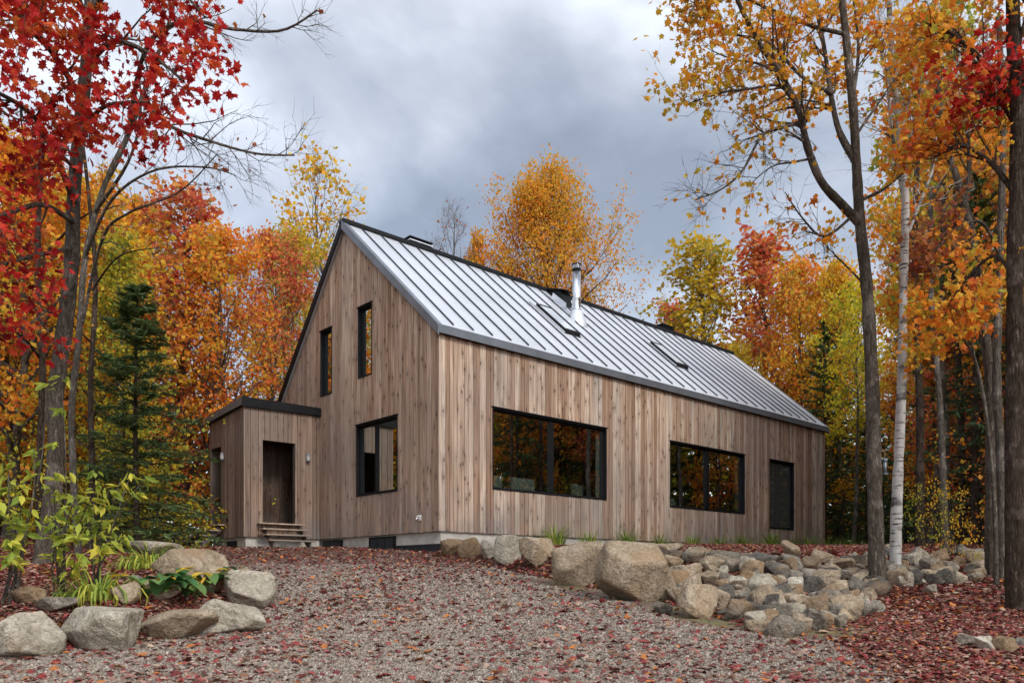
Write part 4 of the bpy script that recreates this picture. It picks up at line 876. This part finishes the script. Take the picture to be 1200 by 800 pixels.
leafy_limb(T, pp([(1002,160,D),(1030,120,10.4),(1050,90,10.5)]), .022, .006, 10, (.3,.7), 4, (.15,.4), 3, keep=.6)
finish(T, 'maple_tree', *px(1028,690,D)[:2], 'tall forked maple with sparse golden leaves standing among the rocks', 'maple', 'amber', .078, 'star')
# bird feeder hanging from a twig between the two trunks
fx, fy, fz = px(1037, 545, 10.4); o = empty('bird_feeder', (fx, fy, fz-.11), 0, 'pale tube bird feeder hanging between the forked maple and the white birch', 'bird feeder')
mb = MB(); mb.lathe((0,0,0), [(0,0),(.022,.0),(.022,.17),(0,.17)], 14); mb.build('seed_tube', M['flash'], o, smooth=True)
mb = MB(); mb.lathe((0,0,.17), [(.035,0),(.032,.02),(.01,.035)], 14); mb.lathe((0,0,0), [(.045,-.01),(.045,.003),(.0,.003)], 14); mb.tube([(0,0,.2),(0,0,.3),(-.06,.0,.31)], [.003,.003,.004], 5); mb.build('cap', M['flash'], o)
# 3 white birch
D = 10.9; T = Tree(230)
T.limb(pp([(1049,694,D),(1050,620,D),(1053,540,D),(1057,440,D),(1059,330,D),(1061,250,D),(1059,200,D),(1048,95,D),(1043,30,D),(1040,-60,D)]), .078, .03, 11, 46, .35)
for q in ([(1059,210,D),(1078,120,11),(1095,40,11.1),(1105,-40,11.2)], [(1052,120,D),(1030,50,10.9),(1015,-30,10.9)], [(1060,240,D),(1048,170,11.1),(1040,100,11.2),(1028,0,11.3)], [(1055,160,D),(1075,60,10.7),(1070,-40,10.6)], [(1061,280,D),(1085,220,10.8),(1110,150,10.8),(1125,60,10.8)]):
    leafy_limb(T, pp(q), .028, .01, 14, (.35,.9), 4, (.2,.5), 2, keep=.10, f0=.15)
finish(T, 'birch_tree', *px(1049,690,D)[:2], 'white barked birch beside the forked maple at the rock slope', 'birch', 'yellowgreen', .06, 'leaf')
# 4 dark trunk at the right edge, leaves of the upper right corner
D = 8.7; T = Tree(240)
T.limb(pp([(1192,722,D),(1190,620,D),(1189,480,D),(1190,300,D),(1194,150,D),(1188,50,D),(1186,-60,D),(1184,-160,D)]), .11, .06, 12, 44, .3)
leafy_limb(T, pp([(1192,230,D),(1160,190,8.9),(1125,170,9),(1095,185,9.1)]), .035, .008, 14, (.35,.9), 4, (.2,.45), 4, keep=.7)
leafy_limb(T, pp([(1192,330,D),(1165,300,8.9),(1130,330,9),(1110,360,9.1)]), .025, .007, 12, (.3,.7), 4, (.15,.4), 4, keep=.8)
leafy_limb(T, pp([(1190,120,D),(1150,70,8.7),(1115,40,8.7),(1090,30,8.7)]), .035, .008, 14, (.35,.9), 4, (.2,.45), 4, keep=.7)
leafy_limb(T, pp([(1190,60,D),(1205,0,8.5),(1180,-40,8.3)]), .03, .008, 10, (.35,.8), 4, (.2,.45), 4, keep=.7)
finish(T, 'maple_tree', *px(1191,715,D)[:2], 'thick dark brown trunk at the right edge with orange leaves', 'dark', 'orange', .085, 'star')
T = Tree(241); D = 9.4
T.limb(pp([(1203,700,D),(1206,500,D),(1210,250,D),(1215,0,D)]), .10, .05, 9, 30, .3)
leafy_limb(T, pp([(1210,200,D),(1185,140,9),(1160,110,8.8),(1130,110,8.6)]), .03, .008, 12, (.3,.8), 4, (.2,.4), 4, keep=.6)
leafy_limb(T, pp([(1213,90,D),(1190,90,9),(1170,95,8.8)]), .03, .008, 9, (.25,.6), 4, (.2,.4), 4, keep=.8)
finish(T, 'maple_tree', *px(1204,700,D)[:2], 'red leaved maple cut by the right edge of the photo', 'maple', 'red', .085, 'star')
T = Tree(242); D = 11.4
T.limb(pp([(1162,692,D),(1161,560,D),(1160,450,D),(1150,360,D),(1142,290,D),(1130,240,D),(1117,195,D),(1104,165,D),(1098,80,D)]), .078, .035, 10, 40, .35)
leafy_limb(T, pp([(1131,245,D),(1136,190,D),(1132,120,11.5),(1140,30,11.6)]), .045, .012, 12, (.4,.9), 4, (.2,.4), 3, keep=.6)
leafy_limb(T, pp([(1117,195,D),(1100,150,11.2),(1080,120,11),(1070,70,11)]), .03, .01, 12, (.4,.9), 4, (.2,.4), 3, keep=.7)
leafy_limb(T, pp([(1150,360,D),(1125,320,11.2),(1095,312,11),(1075,325,10.9)]), .025, .008, 10, (.3,.8), 4, (.2,.4), 3, keep=.7)
finish(T, 'maple_tree', *px(1162,690,D)[:2], 'rough grey trunk forking high up, left one of the pair near the right edge', 'maple', 'orange', .09, 'star')
T = Tree(243); D = 11.1
T.limb(pp([(1175,692,D),(1174,560,D),(1168,440,D),(1172,300,D),(1175,150,D),(1170,20,D)]), .075, .035, 10, 36, .35)
leafy_limb(T, pp([(1172,300,D),(1150,260,11),(1120,270,10.9),(1090,300,10.8)]), .025, .008, 12, (.3,.8), 4, (.2,.4), 4, keep=.7)
leafy_limb(T, pp([(1175,150,D),(1160,90,11),(1130,60,10.9),(1110,20,10.8)]), .025, .008, 12, (.3,.8), 4, (.2,.4), 3, keep=.5)
finish(T, 'maple_tree', *px(1175,690,D)[:2], 'pale grey trunk with brownish red leaves, right one of the pair near the right edge', 'grey', 'brownred', .09, 'star')
T = Tree(244); D = 10.6
T.limb(pp([(1168,700,D),(1166,600,D),(1160,520,D),(1150,450,D),(1138,410,D),(1124,395,D)]), .035, .012, 7, 24, .3)
leafy_limb(T, pp([(1138,410,D),(1120,385,10.5),(1095,380,10.4),(1075,395,10.3)]), .014, .005, 12, (.25,.6), 4, (.15,.35), 4, keep=.9)
leafy_limb(T, pp([(1142,420,D),(1140,380,10.5),(1155,350,10.4)]), .014, .005, 9, (.25,.6), 4, (.15,.35), 4, keep=.9)
finish(T, 'maple_tree', *px(1168,700,D)[:2], 'small arching orange leaved tree in front of the paired grey trunks', 'grey', 'orange', .085, 'star')
for i, (xa, xb, Y_, r_, lb) in enumerate(((1078,1072,16,.09,'straight dark trunk just right of the white birch'),(1108,1090,15,.07,'thin leaning trunk between the birch and the paired trunks'),(1098,1104,18,.07,'slender upright dark trunk behind the thin leaning one'),(1128,1118,19,.09,'dark forest trunk left of the paired grey trunks'))):
    T = Tree(250+i); T.limb(pp([(xa,650,Y_),((xa+xb)/2+3,480,Y_),(xb,320,Y_),(xb+4,150,Y_)]), r_, r_*.5, 8, 26, .3)
    leafy_limb(T, pp([(xb,330,Y_),(xb-20,280,Y_-.3),(xb-45,260,Y_-.6)]), .02, .006, 10, (.4,1.), 4, (.2,.4), 3, keep=.7)
    leafy_limb(T, pp([(xb,240,Y_),(xb+22,200,Y_-.3),(xb+40,190,Y_-.6)]), .02, .006, 10, (.4,1.), 4, (.2,.4), 3, keep=.7)
    finish(T, 'maple_tree', *px(xa,650,Y_)[:2], lb, 'dark' if i != 1 else 'grey', ['amber','orange','gold','redorange'][i], .1, 'star')
for (x, Y_, yt, w_, lm, lb) in ((1118,12.8,555,.75,'gold','low spray of gold leaves left of the paired grey trunks'),(1145,12.2,640,.8,'yellow','yellow leaved seedling on the right end of the rocks'),(1078,11.4,665,.9,'green','small green plant in front of the birch foot'),(1172,10.2,690,.9,'yellowgreen','weedy yellow green plant at the foot of the right trunks'),(1090,14,560,.8,'yellowgreen','green sapling low behind the right rocks')):
    treepx('under%d' % (int(x) % 2), x, Y_, yt, w_, lm, lb, name='sapling', cat='sapling', h0=3.)

# ------------------------------------------------------------ lime green saplings, left foreground
def sapling(name, base, ends, label, seed, lm='sapling', size=.12, ncl=5):
    T = Tree(seed); rs = T.rs; b = np.array(base); LPp = []; D = []
    for e_ in ends:
        e_ = np.array(e_); mid = (b+e_)/2+rs.normal(size=3)*.06+np.array([0,0,.12]); P, Rr = T.limb([b+rs.normal(size=3)*[.04,.04,0], mid, e_], .011, .003, 5, 12)
        for f in (.5,.62,.75,.88,1.):
            if f < 1 and rs.rand() < .35: continue
            c = P[0, int(f*11)]
            for q in range(ncl):
                a = rs.uniform(0, 6.28); d = np.array([math.cos(a), math.sin(a), rs.uniform(-.8,-.1)]); LPp.append(c+d*size*.5); D.append(d)
    off = np.array([b[0], b[1], b[2]]); T.W = [(v-off, f) for v, f in T.W]
    V, Fa, t = leaf_cloud(np.array(LPp)-off, size, rs, 'long', .9, np.array(D)*3+np.array([0,0,-1.1])); o = empty(name, tuple(off), 0, label, 'sapling')
    link('stem', T.wood_mesh('stem', BK['grey']), o); link('foliage', np_mesh('foliage', V, [Fa], [LM[lm]], t), o)
def gb(x, Y): X = (x-600)/F*Y; return (X, Y, gz(X, Y))
def ends(lst, Y): return [px(a, b, Y+c) for a, b, c in lst]
sapling('maple_sapling', gb(15,7.2), ends([(10,545,0),(27,568,-.2),(14,608,-.3),(40,527,.1),(9,630,-.4),(40,612,-.2),(54,448,.2),(20,655,-.5),(0,590,-.2)],7.2), 'lime green sapling at the left edge in front of the leaning trunk', 301)
sapling('maple_sapling', gb(70,7.6), ends([(67,518,0),(63,556,-.2),(59,585,-.2),(90,581,-.3),(63,603,-.3),(90,626,-.4),(88,651,-.5),(72,441,.2),(108,583,-.3)],7.6), 'lime green sapling rising across the foot of the leaning trunk', 302)
sapling('maple_sapling', gb(112,8.2), ends([(112,552,0),(128,574,-.2),(140,565,0),(153,556,.1),(148,628,-.2),(130,635,-.3),(117,644,-.4),(170,560,.2),(100,600,-.2)],8.2), 'lime green sapling spreading in front of the dark spruce', 303)

# ------------------------------------------------------------ boulders and riprap
def ico(sub):
    import bmesh
    bm = bmesh.new(); bmesh.ops.create_icosphere(bm, subdivisions=sub, radius=1.); bm.verts.ensure_lookup_table()
    V = np.array([v.co[:] for v in bm.verts]); Fc = np.array([[v.index for v in f.verts] for f in bm.faces]); bm.free(); return V, Fc
ICO = {s: ico(s) for s in (3, 4, 5)}
def vnoise(P, rs, f, octv=4):
    r = np.zeros(len(P)); a = 1.
    for o in range(octv):
        for j in range(4):
            d = norm(rs.normal(size=3)); r += a*np.sin((P@d)*f+rs.uniform(0, 6.28)+1.7*np.sin((P@norm(rs.normal(size=3)))*f*.6+rs.uniform(0, 6)))/4
        f *= 1.9; a *= .52
    return r
def rock_mesh(seed, sub=4, facets=11, rough=.05):
    rs = np.random.RandomState(seed); V, Fc = ICO[sub]
    Np = norm(rs.normal(size=(facets,3))); Np[0] = norm(np.array([rs.normal()*.12, rs.normal()*.12, 1])); dpl = rs.uniform(.50, .92, facets)
    den = np.maximum(V@Np.T, .05); cand = dpl[None]/den; p = 30. if sub == 5 else 70.
    r = (np.minimum(cand, 3)**(-p)).sum(1)**(-1/p); r = np.minimum(r, 1.25)
    W_ = V*r[:, None]; W_ = W_+V*(vnoise(W_, rs, 2.6, 5)*rough)[:, None]
    mn, mx = W_.min(0), W_.max(0); W_ = (W_-(mn+mx)/2)/(mx-mn); W_[:, 2] += .5
    return W_, Fc
RM = [rock_mesh(700+i, 4, 9+i % 5) for i in range(18)]
_rc = [0]
def rock(X, Y, wx, wy, h, mt, label, group=None, sink=.22, rz=None, big=False, name='rock', zadd=0):
    _rc[0] += 1; rg2 = random.Random(_rc[0])
    W_, Fc = rock_mesh(1000+_rc[0], 5, 11, .075) if big else RM[rg2.randrange(8) if wx > .28 else rg2.randrange(8, 18)]
    me = bpy.data.meshes.get('rock_%s' % (_rc[0]))
    me = np_mesh(name, W_*np.array([wx, wy, h*(1+sink)]), [Fc], [RK[mt]], smooth=True)
    o = link(name, me); o.location = (X, Y, gz(X, Y)-h*sink+zadd); tl = .08 if big or wx > .6 else .32; o.rotation_euler = (rg2.uniform(-tl,tl), rg2.uniform(-tl,tl)*1.2, rg2.uniform(-.35,.35) if rz is None else rz)
    tag(o, label, 'rock', group); return o
def rockpx(x0, x1, y0, y1, mt, label, group=None, depth=.85, big=False, sc=1., **k):
    xm = (x0+x1)/2; X, Y = hit(xm, y1); wd = (x1-x0)/F*Y; Yc = Y+wd*depth*.42; X = (xm-600)/F*Yc; wd = (x1-x0)/F*Yc
    base = gz(X, Yc); h = CAMZ+(HOR-y0)/F*Yc-base; h = min(max(h, wd*(.3 if big else .52)), wd*1.1)
    return rock(X, Yc, wd*1.08*sc, wd*depth*sc, h*sc, mt, label, group, big=big, **k)
G1 = 'boulders lining the planting bed'; G2 = 'boulders below the near corner of the house'
for b in (
 (-14,68,714,774,'light','large smooth pale boulder at the bottom left edge of the photo'),
 (77,172,708,763,'light','big speckled pale boulder, second from the left along the driveway'),
 (163,252,712,752,'tan','low flat topped tan boulder below the hosta plant'),
 (238,314,700,744,'light','angular grey white boulder at the front corner of the bed'),
 (264,320,668,716,'light','tall pale boulder behind the front corner one of the bed'),
 (258,300,666,692,'tan','rounded boulder between the long slab and the tall pale one'),
 (44,92,709,724,'grey','flat grey stone peeping between the two biggest left boulders'),
 (8,48,688,712,'brown','small square brown rock in the leaf litter at far left'),
 (132,168,682,712,'tan','small leaning tan rock behind the second boulder'),
 (166,214,678,704,'tan','low tan rock beside the hosta plant'),
 (146,172,676,688,'grey','tiny grey rock in the middle of the bed')):
    rockpx(*b[:5], b[5], None, big=(b[1]-b[0] > 45), name='boulder' if b[1]-b[0] > 55 else 'rock')
rockpx(188,262,642,692,'tan','long stone slab with a dark front face standing behind the daylilies',None,big=True,depth=1.25,name='boulder',rz=.15)
rockpx(150,215,636,656,'light','flat pale slab at the back of the bed',None,big=True,name='boulder')
for b in (
 (516,543,630,651,'brown','brown wedge boulder touching the near house corner'),
 (538,566,629,654,'brown','rust brown boulder second from the house corner'),
 (564,584,627,655,'light','narrow pale boulder third from the house corner'),
 (578,611,626,663,'light','rounded grey white boulder fourth from the house corner'),
 (608,650,629,667,'tan','flat topped tan boulder fifth from the house corner'),
 (646,702,633,688,'tan','big egg shaped tan boulder left of the largest one'),
 (700,788,634,706,'tan','largest cracked brown tan boulder in front of the house')):
    rockpx(*b[:5], b[5], None, big=True, name='boulder', depth=.7)
PL = [(40,155,110,185,'tan'),(150,270,125,180,'grey'),(285,405,145,215,'grey'),(470,570,160,220,'dark'),(560,605,165,195,'light'),(610,695,165,230,'grey'),(710,800,170,235,'tan'),(760,850,165,205,'tan'),(840,950,180,240,'tan'),(900,1010,165,225,'dark'),
 (160,250,205,275,'tan'),(240,330,170,235,'tan'),(230,345,245,310,'tan'),(100,200,255,325,'brown'),(330,420,305,385,'dark'),(350,450,368,470,'dark'),(370,460,270,340,'grey'),(480,600,310,415,'grey'),(540,645,200,280,'dark'),(640,705,228,300,'grey'),(675,760,265,345,'light'),(590,730,345,420,'tan'),(755,850,235,350,'tan'),(840,940,305,385,'tan'),(765,850,352,390,'light'),(865,1000,378,442,'tan'),(990,1075,375,455,'grey'),(715,820,415,520,'grey'),(575,715,410,475,'light'),(460,575,400,465,'dark'),(555,660,450,545,'grey'),(455,575,462,520,'tan'),(670,735,478,540,'grey'),(870,925,440,495,'grey'),(900,995,290,345,'grey'),(960,1030,235,300,'grey'),(880,970,235,290,'grey'),(780,850,225,270,'grey'),(430,490,365,415,'brown'),(470,540,230,290,'grey'),(530,600,265,315,'brown'),(270,330,215,260,'tan'),(180,275,370,455,'tan'),(600,680,315,360,'grey'),(150,240,160,205,'grey'),(370,470,195,250,'grey'),(400,480,235,320,'brown'),(105,160,175,230,'brown'),(420,465,155,195,'grey'),(20,90,385,440,'grey'),(690,720,430,470,'dark'),(820,860,430,480,'tan'),(300,370,190,250,'tan'),(700,760,225,262,'grey'),(520,560,420,460,'grey')]
GP = 'riprap rocks on the slope below the long wall'
special = {0:'flat tan rock at the top left of the riprap next to the largest boulder', 2:'wide grey slab on the top edge of the riprap', 3:'dark slate rock on the top edge of the riprap', 6:'tan block at the top middle of the riprap', 8:'long tan rock at the top right of the riprap', 9:'dark grey rock at the top right end of the riprap', 25:'flat split tan rock low at the right end of the riprap', 26:'rounded grey rock lowest at the right end near the forked maple', 27:'upright square grey rock at the bottom right of the riprap', 28:'pale oval rock in the bottom row of the riprap', 31:'low tan rock in the bottom row of the riprap', 17:'large grey tan rock in the centre of the riprap', 22:'tall tan rock right of the centre of the riprap'}
rockpx(789,848,684,725,'tan','biggest tan block at the lower left of the riprap',None,big=True,name='boulder')
for i, (a, b, c, d, mt) in enumerate(PL):
    lb = special.get(i); rockpx(760+a/4-1, 760+b/4+1, 610+c/4, 610+d/4, mt, lb or '%s rock in the %s %s of the riprap slope' % (dict(tan='tan', grey='grey', dark='dark slate', light='pale', brown='rust brown')[mt], 'upper' if c < 240 else 'middle' if c < 350 else 'lower', 'left' if a < 380 else 'centre' if a < 690 else 'right'), None if lb else GP, big=(b-a > 100), sc=1.13)
R8 = [(225,300,190,250),(300,375,195,240),(285,335,235,275),(310,400,270,335),(430,500,225,310),(450,500,270,345),(520,580,235,290),(565,625,255,310),(325,375,330,385),(285,330,305,345),(140,165,210,280),(0,75,275,345),(0,70,205,260),(60,150,190,240),(225,290,250,300),(235,280,300,340),(370,430,240,285),(395,450,285,330),(0,35,340,385),(350,410,300,330)]
for i, (a, b, c, d) in enumerate(R8):
    rockpx(1000+a/4-1, 1000+b/4+1, 600+c/4, 600+d/4, ['grey','light','grey','tan'][i % 4], 'weathered %s rock heaped %s of the white birch' % (['grey','pale','grey','tan'][i % 4], 'right' if a > 240 else 'left'), 'rocks around the birch')
for a, b, c, d, mt, lb in ((480,580,568,635,'grey','leftmost rock of the small row on the leaves at the lower right'),(562,668,576,656,'light','middle grey rock of the small row at the lower right'),(662,775,578,665,'brown','dark wedge rock of the small row at the lower right'),(760,820,585,645,'dark','dark rock cut by the right edge at the lower right')):
    rockpx(1000+a/4, 1000+b/4, 600+c/4, 600+d/4, mt, lb, None, big=True)
rg4 = random.Random(18); c = 0; tr = 0
while c < 110 and tr < 4000:
    tr += 1; right = c >= 80
    x = rg4.uniform(1040, 1155) if right else rg4.uniform(780, 1035); y = rg4.uniform(652, 690) if right else rg4.uniform(652, 738); X, Y = hit(x, y); dT, _ = masks(np.array([X]), np.array([Y]))
    if dT[0] < .05 or dT[0] > 4.2: continue
    sz_ = rg4.uniform(.20, .36); mt = rg4.choice(['grey','tan','dark','light','tan','brown'])
    rock(X, Y, sz_, sz_*rg4.uniform(.7,1), sz_*rg4.uniform(.55,.8), mt, ('%s rock half buried in the heap right of the white birch' % mt if right else '%s rock half buried in the %s %s part of the riprap' % (mt, 'upper' if y < 675 else 'middle' if y < 705 else 'lower', 'left' if x < 860 else 'centre' if x < 945 else 'right')), 'half buried riprap rocks', sink=.3, rz=rg4.uniform(0,3)); c += 1
# small stones between
rgs = random.Random(8); c = 0
while c < 90:
    x = rgs.uniform(775, 1030); y = rgs.uniform(655, 742); X, Y = hit(x, y)
    dT, _ = masks(np.array([X]), np.array([Y]))
    if dT[0] < -.1: continue
    s = rgs.uniform(.09, .24); rock(X, Y, s, s*rgs.uniform(.7,1), s*rgs.uniform(.5,.8), rgs.choice(['grey','tan','dark','light','brown']), 'small stone wedged in a gap between the riprap rocks', 'small stones in the gaps of the riprap', name='stone'); c += 1
for i in range(26):
    t = rgs.random()*4; j = int(t); f = t-j; X = EDGE[j][0]*(1-f)+EDGE[j+1][0]*f+rgs.uniform(.15,.5); Y = EDGE[j][1]*(1-f)+EDGE[j+1][1]*f+rgs.uniform(.1,.5); s = rgs.uniform(.12,.28)
    rock(X, Y, s, s*.8, s*.6, rgs.choice(['grey','tan','dark','brown']), 'small stone tucked behind the boulder row', 'small stones behind the boulder row', name='stone')

# ------------------------------------------------------------ grasses, daylilies, hosta
def tuft(n, h, spread, rs, wd=.012, droop=1., ):
    V = []; Fc = []; t = []
    for i in range(n):
        a = rs.uniform(0, 6.28); r = rs.uniform(0, .05)*spread*4; b = np.array([r*math.cos(a), r*math.sin(a), -.02]); out = np.array([math.cos(a), math.sin(a), 0]); L_ = h*rs.uniform(.6,1.2); lean = rs.uniform(.15, 1.)*spread; side = np.array([-out[1], out[0], 0])*wd*rs.uniform(.6,1.2)
        n0 = len(V); m = 6; tt = rs.rand(); p = b.copy(); el = math.pi/2-lean*.4
        for j in range(m):
            w_ = (1-(j/(m-1))**2)+.05; V += [p-side*w_, p+side*w_]; p = p+(out*math.cos(el)+np.array([0,0,math.sin(el)]))*L_/(m-1); el -= lean*.55*droop
            if j: Fc.append((n0+2*j-2, n0+2*j-1, n0+2*j+1, n0+2*j)); t.append(tt)
    return np.array(V), np.array(Fc), np.array(t)
rs = np.random.RandomState(77)
tv = [tuft(110, .34, .8, rs, .006), tuft(80, .3, .9, rs, .006)]
tm = [np_mesh('grass_tuft', V, [Fc], [LM['blade']], t) for V, Fc, t in tv]
for i, (x, sc) in enumerate(((650,1.25),(692,1.),(735,1.05),(772,.95),(812,.9),(843,1.05),(869,1.),(876,.9),(904,1.3),(925,1.),(947,1.25),(974,1.3),(993,1.3),(1004,1.))):
    k_ = (x-600)/F; t_ = (k_*Z0-HO[0])/(.7403-k_*.672); X, Y = hw(t_*.93, -.75); X = (x-600)/F*Y
    o = link('grass_tuft', tm[i % 2]); o.location = (X, Y, gz(X, Y)); o.rotation_euler = (0,0,i*1.3); o.scale = (sc*1.65,)*3
    lb = {0:'biggest bright green grass tuft under the near window', 1:'green grass tuft second from the left along the long wall', 2:'yellow green grass tuft third from the left along the long wall'}.get(i)
    tag(o, lb or 'small grass tuft planted along the right half of the long wall', 'grass tuft', None if lb else 'small grass tufts along the long wall')
for x, y, h, n, lb in ((175,665,.42,150,'clump of arching daylily leaves at the back of the bed'),(118,700,.40,150,'clump of arching daylily leaves behind the second boulder'),(228,672,.36,110,'yellowing daylily clump in front of the dark slab'),(262,684,.34,90,'daylily clump beside the tall pale boulder'),(205,660,.34,80,'daylily clump at the foot of the dark slab')):
    X, Y = hit(x, y); V, Fc, t = tuft(int(n*1.5), h*1.25, 1.9, rs, .011, 1.5); o = link('daylily', np_mesh('daylily', V, [Fc], [LM['blade']], t)); o.location = (X, Y, gz(X, Y)); tag(o, lb, 'plant')
def hosta(x, y, n, label, yel, size=.19):
    X, Y = hit(x, y); o = empty('hosta', (X, Y, gz(X, Y)), 0, label, 'plant')
    for mt, cnt, nm in (('hosta', n, 'leaf_rosette'), ('hostayellow', yel, 'yellow_leaves')):
        if not cnt: continue
        V = []; Fc = []; t = []
        for i in range(cnt):
            a = rs.uniform(0, 6.28); out = np.array([math.cos(a), math.sin(a), 0]); side = np.array([-out[1], out[0], 0]); L_ = size*rs.uniform(.8,1.3); wd = L_*.30; p = out*rs.uniform(.02,.20)+np.array([0,0,rs.uniform(.05,.22)]); el = rs.uniform(.2,1.1); n0 = len(V); m = 7; tt = rs.rand()
            for j in range(m):
                f = j/(m-1); w_ = wd*math.sin(math.pi*min(1, f*.93+.07))**.7; up = np.array([0,0,.25*w_]); V += [p-side*w_+up, p, p+side*w_+up]
                p = p+(out*math.cos(el)+np.array([0,0,math.sin(el)]))*L_/(m-1)*1.2; el -= .28
                if j:
                    for q in (0,1): Fc.append((n0+3*j-3+q, n0+3*j-2+q, n0+3*j+1+q, n0+3*j+q)); t.append(tt)
        link(nm, np_mesh(nm, np.array(V), [np.array(Fc)], [LM[mt]], np.array(t), smooth=True), o)
hosta(205, 704, 38, 'green hosta with drooping leaves behind the flat topped tan boulder', 4)
hosta(240, 694, 24, 'hosta with yellowed leaves at the front corner of the bed', 14)
hosta(180, 704, 14, 'small hosta with orange yellow leaves at the left of the green one', 6)

# ------------------------------------------------------------ loose gravel and fallen leaves: nobody could count them
rs = np.random.RandomState(31)
def sample(n, y0, y1, pw=1.7, side=.70):
    u = rs.uniform(0, 1, n); Y = (y0**(2-pw)+u*(y1**(2-pw)-y0**(2-pw)))**(1/(2-pw)); X = rs.uniform(-side, side, n)*Y; return X, Y
X, Y = sample(260000, 4.9, 14, 2.6); lf = leafy_map(X, Y)+.5*wob(X, Y, 2.5, 12)*.5; dq, _ = masks(X, Y); kp = ~((np.abs(dq+.24) < .2+.08*wob(X, Y, 3, 9)) & (X < 3.4) & (Y < 11.5)) & (lf < .5) & (rs.rand(len(X)) < np.clip(1.15-lf, .1, 1)); X = X[kp]; Y = Y[kp]; n = len(X)
C = np.array([(x, y, z) for z in (-1,1) for x, y in ((-1,-1),(1,-1),(1,1),(-1,1))], float)*.5; CF = np.array([(3,2,1,0),(4,5,6,7),(0,1,5,4),(1,2,6,5),(2,3,7,6),(3,0,4,7)])
sz = rs.uniform(.007, .020, n)*np.interp(Y, [5,12], [1,1.35]); V = (C[None]*rs.uniform(.6, 1.25, (n,8,1)))*(sz[:, None, None]*rs.uniform(.6, 1.2, (n,1,3)))
A = rs.uniform(0, 6.28, (n,3)); ca, sa = np.cos(A), np.sin(A)
x_, y_ = V[..., 0].copy(), V[..., 1].copy(); V[..., 0] = x_*ca[:, :1]-y_*sa[:, :1]; V[..., 1] = x_*sa[:, :1]+y_*ca[:, :1]
x_, z_ = V[..., 0].copy(), V[..., 2].copy(); V[..., 0] = x_*ca[:, 1:2]-z_*sa[:, 1:2]; V[..., 2] = x_*sa[:, 1:2]+z_*ca[:, 1:2]
V += np.stack([X, Y, ground(X, Y)+sz*.12], 1)[:, None]
o = link('loose_gravel', np_mesh('loose_gravel', V.reshape(-1, 3), [(np.arange(n)[:, None, None]*8+CF[None]).reshape(-1, 4)], [M['pebble']], np.repeat(rs.beta(2, 2, n), 6))); tag(o, 'grey crushed stone of the driveway', 'gravel', kind='stuff')
def litter(name, label, X, Y, size, kind):
    Z = ground(X, Y)+rs.uniform(.004, .03, len(X)); V, Fa, ti = leaf_cloud(np.stack([X, Y, Z], 1), size, rs, kind, 2.6)
    o = link(name, np_mesh(name, V, [Fa], [LM['fallen']], ti)); tag(o, label, 'fallen leaves', kind='stuff')
X, Y = sample(300000, 4.9, 27, 1.9, .72); lf = leafy_map(X, Y); lf = np.maximum(lf, np.interp(Y, [5,9,12,15,18], [.10,.10,.22,.44,.62])+.14*wob(X, Y, 1.7, 14)+.06*wob(X, Y, 5, 15)+.25*sm((X-.2*(Y-5))/3)+.22*np.exp(-((X+2.2-.1*(Y-6))/.8)**2)); kp = rs.rand(len(X)) < np.clip(lf, .05, 1)*np.interp(lf, [0,.3,.8,1], [.40,.40,.46,.85])
dx, dy = X-HO[0], Y-HO[1]; u_ = cH*dx+sH*dy; v_ = -sH*dx+cH*dy; kp &= ~((u_ > 0) & (u_ < HL) & (v_ > 0) & (v_ < HW)); X, Y = X[kp], Y[kp]
near = Y < 8.5
dq, _ = masks(X, Y); kp = ~((np.abs(dq+.24) < .22) & (X < 3.4) & (Y < 11.5) & (rs.rand(len(X)) < .75)); X, Y = X[kp], Y[kp]; near = Y < 8.5
Xm = rs.uniform(-4.2, 4.6, 1300); Ym = rs.uniform(5.1, 9, 1300)
litter('fallen_leaves', 'larger dark red and orange maple leaves lying loose in the foreground', Xm, Ym, .085, 'maple')
litter('fallen_leaves', 'red and pinkish fallen maple leaves scattered over driveway and slope', X[near], Y[near], .052, 'star')
litter('fallen_leaves', 'carpet of red brown fallen leaves on the farther ground and forest floor', X[~near], Y[~near], .072, 'leaf')
